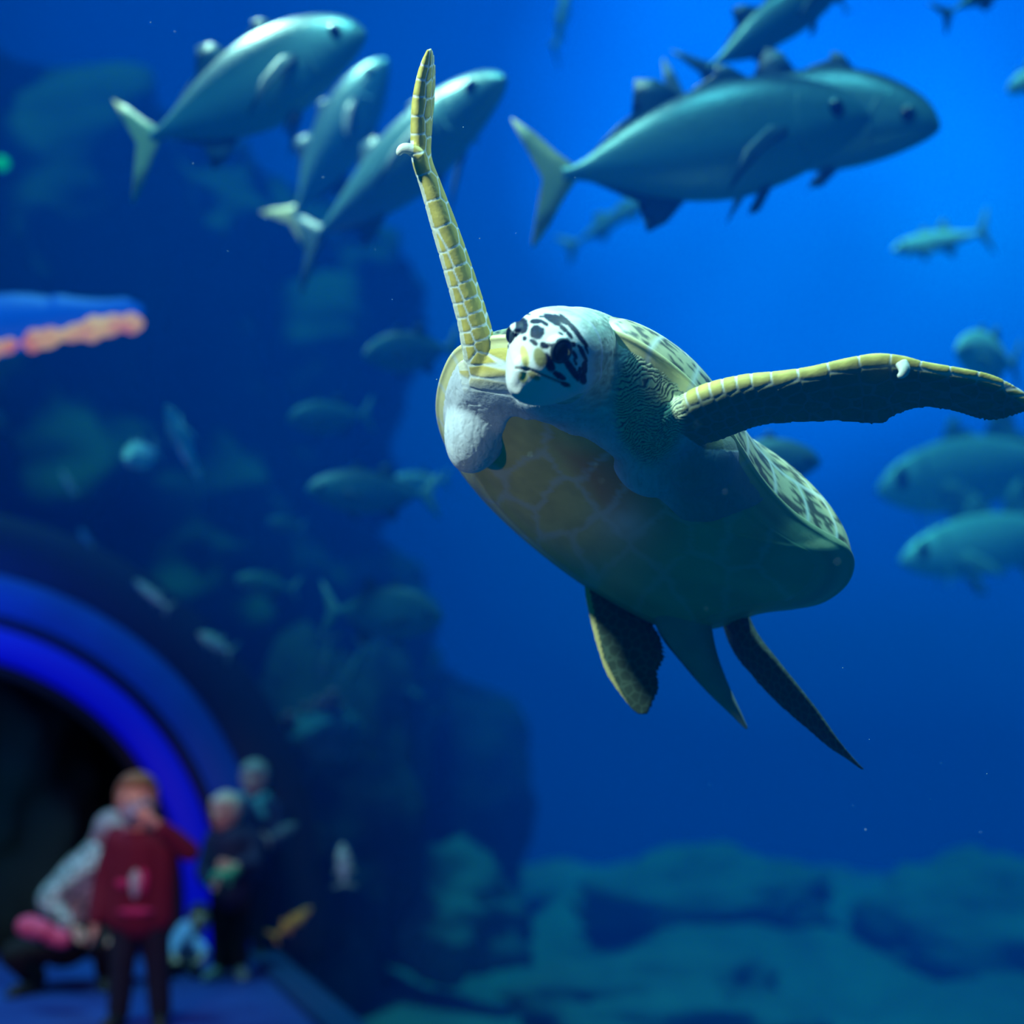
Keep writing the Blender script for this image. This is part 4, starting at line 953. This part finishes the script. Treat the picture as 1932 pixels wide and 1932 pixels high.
# --- right-hand pair: child in dark clothes holding a green thing, adult behind
o = P(432, 1842, 7.86); o.z = 0
fg = Fig(o, 1.0, .1); W = fg.w
root = empty('person', W((0, 0, 0))); tag(root, 'fair child in black clothes standing at the right foot of the lit arch', 'person', 'visitors in the tunnel')
hps, hinfo = head_parts(fg, (-.045, -.02, .90), (-.55, -1, -.1), .092)
seg = [((-.09, 0, .74), (.09, 0, .74), .055, .055), ((0, 0, .73), (0, 0, .46), .095, .09), ((-.01, 0, .76), (-.035, -.01, .84), .042, .04), ((-.11, 0, .74), (-.15, -.06, .58), .038, .032), ((-.15, -.06, .58), (-.10, -.16, .53), .03, .023), ((.11, 0, .74), (.13, -.08, .62), .038, .032), ((.13, -.08, .62), (.04, -.17, .62), .03, .023),
       ((-.045, 0, .45), (-.05, 0, .26), .062, .045), ((-.05, 0, .26), (-.05, 0, .06), .042, .032), ((.045, 0, .45), (.05, 0, .26), .062, .045), ((.05, 0, .26), (.055, 0, .06), .042, .032)]
obj_from(hps + [capsule(W(a), W(b), ra, rb) for a, b, ra, rb in seg] + hand(fg, (-.10, -.16, .53), (.5, -.6, .2), (0, 0, 1), .018) + hand(fg, (.04, -.17, .62), (-.7, -.4, .1), (0, 0, 1), .018), 'body', M_sk, root, .0075)
M_dn = mat('dark_navy_jacket', (.008, .012, .06), .85)
obj_from([capsule(W(a), W(b), ra * 1.18 + .008, rb * 1.18 + .008) for a, b, ra, rb in seg[:2] + [seg[3], ((-.15, -.06, .58), (-.115, -.14, .54), .03, .027), seg[5], ((.13, -.08, .62), (.06, -.15, .62), .03, .027)]], 'jacket', M_dn, root, .009, 4)
obj_from([capsule(W(a), W(b), ra + .014, rb + .016) for a, b, ra, rb in seg[7:]] + [capsule(W((-.04, 0, .47)), W((.04, 0, .47)), .08, .08)], 'trousers', M_blk, root, .009, 4)
M_sh2 = mat('grey_shoe', (.12, .18, .20), .6)
shoe(fg, (-.05, 0, 0), root, M_sh2, .17, -.5); shoe(fg, (.055, 0, 0), root, M_sh2, .17, .3)
face_bits(fg, hinfo, root, mat('hair_blonde', (.70, .52, .42), .7, bump=(60, .5, .01)))
M_gn = mat('green_plush', (.04, .38, .22), .9, bump=(60, .5, .01)); M_rd = mat('red_cloth', (.35, .01, .04), .8)
gi = empty('soft_toy', W((-.03, -.20, .57))); tag(gi, 'small green soft toy held by the fair child', 'toy')
obj_from([ellipsoid(W((-.03, -.20, .575)), (.065, .036, .035)), ellipsoid(W((.035, -.20, .60)), (.030, .028, .028)), capsule(W((-.07, -.20, .56)), W((-.11, -.20, .53)), .016, .010), capsule(W((0, -.21, .56)), W((.01, -.22, .53)), .013, .011), capsule(W((-.05, -.21, .56)), W((-.05, -.22, .53)), .013, .011)], 'toy_body', M_gn, gi, .006)
for q in (-1, 1): v_, f_ = ellipsoid(W((.05, -.222 + .0 * q, .607 + .012 * q)), (.005, .005, .005), None, 8, 6); mesh_obj('toy_eye', v_, f_, M_peye, gi)
o = P(470, 1822, 8.45); o.z = 0
fg = Fig(o, .98, .1); W = fg.w
root = empty('person', W((0, 0, 0))); tag(root, 'child leaning behind the fair child, pale teal scarf under a pinkish face', 'person', 'visitors in the tunnel')
hps, hinfo = head_parts(fg, (.0, -.02, 1.08), (-.3, -1, -.1), .094)
seg = [((-.11, 0, .88), (.11, 0, .88), .06, .06), ((0, 0, .87), (-.02, 0, .52), .11, .10), ((0, 0, .90), (0, -.01, 1.0), .045, .042), ((.13, 0, .88), (.15, -.08, .70), .045, .036), ((.15, -.08, .70), (.04, -.20, .72), .034, .024), ((-.13, 0, .88), (-.15, -.02, .68), .045, .036), ((-.15, -.02, .68), (-.13, -.10, .52), .034, .024),
       ((-.055, 0, .50), (-.06, 0, .28), .07, .05), ((-.06, 0, .28), (-.06, 0, .06), .048, .035), ((.055, 0, .50), (.06, 0, .28), .07, .05), ((.06, 0, .28), (.065, 0, .06), .048, .035)]
obj_from(hps + [capsule(W(a), W(b), ra, rb) for a, b, ra, rb in seg] + hand(fg, (.04, -.20, .72), (-.7, -.4, .1), (0, 0, 1)) + hand(fg, (-.13, -.10, .52), (0, -.3, -1), (0, 1, 0)), 'body', M_sk, root, .008)
obj_from([capsule(W(a), W(b), ra * 1.18 + .008, rb * 1.18 + .008) for a, b, ra, rb in seg[:2] + seg[3:4] + [((.15, -.08, .70), (.06, -.18, .717), .034, .028)] + seg[5:6] + [((-.15, -.02, .68), (-.135, -.085, .56), .034, .028)]], 'jacket', M_dn, root, .01, 4)
obj_from([capsule(W(a), W(b), ra + .014, rb + .016) for a, b, ra, rb in seg[7:]] + [capsule(W((-.04, 0, .52)), W((.04, 0, .52)), .09, .09)], 'trousers', M_blk, root, .01, 4)
obj_from([capsule(W((-.06, -.03, .955)), W((.06, -.03, .955)), .055, .055), capsule(W((.02, -.09, .94)), W((.07, -.11, .86)), .035, .028)], 'scarf', mat('teal_scarf', (.06, .28, .34), .9), root, .008, 4)
shoe(fg, (-.06, 0, 0), root, M_shoe, .2, -.2); shoe(fg, (.065, 0, 0), root, M_shoe, .2, .2)
face_bits(fg, hinfo, root, M_hair2)
# --- small child sitting low between the two groups
o = P(340, 1852, 8.1); o.z = 0
fg = Fig(o, .8, .2); W = fg.w
root = empty('person', W((0, 0, 0))); tag(root, 'toddler in a pale blue top sitting low on the floor, left of the fair child', 'person', 'visitors in the tunnel')
hps, hinfo = head_parts(fg, (.12, -.05, .36), (.2, -1, .1), .088)
seg = [((-.02, 0, .10), (.05, -.02, .25), .10, .085), ((.05, -.02, .26), (.10, -.04, .32), .045, .04), ((.0, -.09, .24), (-.06, -.18, .14), .034, .028), ((-.06, -.18, .14), (-.02, -.25, .10), .026, .02), ((.10, -.06, .22), (.16, -.17, .14), .034, .028), ((.16, -.17, .14), (.14, -.25, .10), .026, .02), ((-.05, -.04, .07), (-.10, -.24, .08), .055, .04), ((-.10, -.24, .08), (-.08, -.38, .045), .038, .028), ((.05, -.04, .07), (.10, -.24, .08), .055, .04), ((.10, -.24, .08), (.10, -.38, .045), .038, .028)]
obj_from(hps + [capsule(W(a), W(b), ra * .8, rb * .8) for a, b, ra, rb in seg] + hand(fg, (-.02, -.25, .10), (.2, -1, 0), (1, 0, 0), .016) + hand(fg, (.14, -.25, .10), (0, -1, 0), (1, 0, 0), .016), 'body', M_sk, root, .007)
obj_from([capsule(W(a), W(b), ra * .9 + .004, rb * .9 + .006) for a, b, ra, rb in seg[:1] + seg[2:3] + seg[4:5]], 'top', mat('pale_blue_cloth', (.32, .46, .80), .85), root, .008, 4)
obj_from([capsule(W(a), W(b), ra * .8 + .008, rb * .8 + .008) for a, b, ra, rb in seg[6:]], 'leggings', M_navy, root, .008, 3)
face_bits(fg, hinfo, root, M_hair3)
# ================================================================ the water itself
mw = bpy.data.materials.new('water'); mw.use_nodes = True; t = mw.node_tree; t.nodes.clear()
vs = N(t, 'ShaderNodeVolumeScatter'); vs.inputs['Color'].default_value = (0, .13, 1, 1); vs.inputs['Density'].default_value = WATER_S; vs.inputs['Anisotropy'].default_value = 0
va = N(t, 'ShaderNodeVolumeAbsorption'); va.inputs['Color'].default_value = (0, .86, .985, 1); va.inputs['Density'].default_value = WATER_A
ads = N(t, 'ShaderNodeAddShader'); t.links.new(vs.outputs[0], ads.inputs[0]); t.links.new(va.outputs[0], ads.inputs[1])
om = N(t, 'ShaderNodeOutputMaterial'); t.links.new(ads.outputs[0], om.inputs['Volume'])
x0, x1, y0, y1, z0, z1 = -13, 13, -2, 17, -4, 7.2
V = [Vector((x, y, z)) for x in (x0, x1) for y in (y0, y1) for z in (z0, z1)]
Fc = [(0, 1, 3, 2), (4, 6, 7, 5), (0, 4, 5, 1), (2, 3, 7, 6), (0, 2, 6, 4), (1, 5, 7, 3)]
def oriented(V, Fc, sign):
    me = bpy.data.meshes.new('t'); me.from_pydata([tuple(p) for p in V], [], Fc); bm = bmesh.new(); bm.from_mesh(me); bmesh.ops.recalc_face_normals(bm, faces=bm.faces)
    if sign < 0: bmesh.ops.reverse_faces(bm, faces=bm.faces)
    bm.to_mesh(me); bm.free(); return [tuple(v.co) for v in me.vertices], [tuple(p.vertices) for p in me.polygons]
# the walk-through tunnel is a cavity of air in the water
cav = loft([[tun(s, 1.74, 2 * math.pi * k / 64) for k in range(64)] for s in (-1.2, 2, 5, S0 + 6.9)])
V, Fc = merge([oriented(V, Fc, 1), oriented(cav[0], cav[1], -1)])
me = bpy.data.meshes.new('water'); me.from_pydata(V, [], Fc); me.materials.append(mw)
water = bpy.data.objects.new('water', me); link(water)
tag(water, 'clear blue tank water filling the whole scene', 'water', kind='stuff')
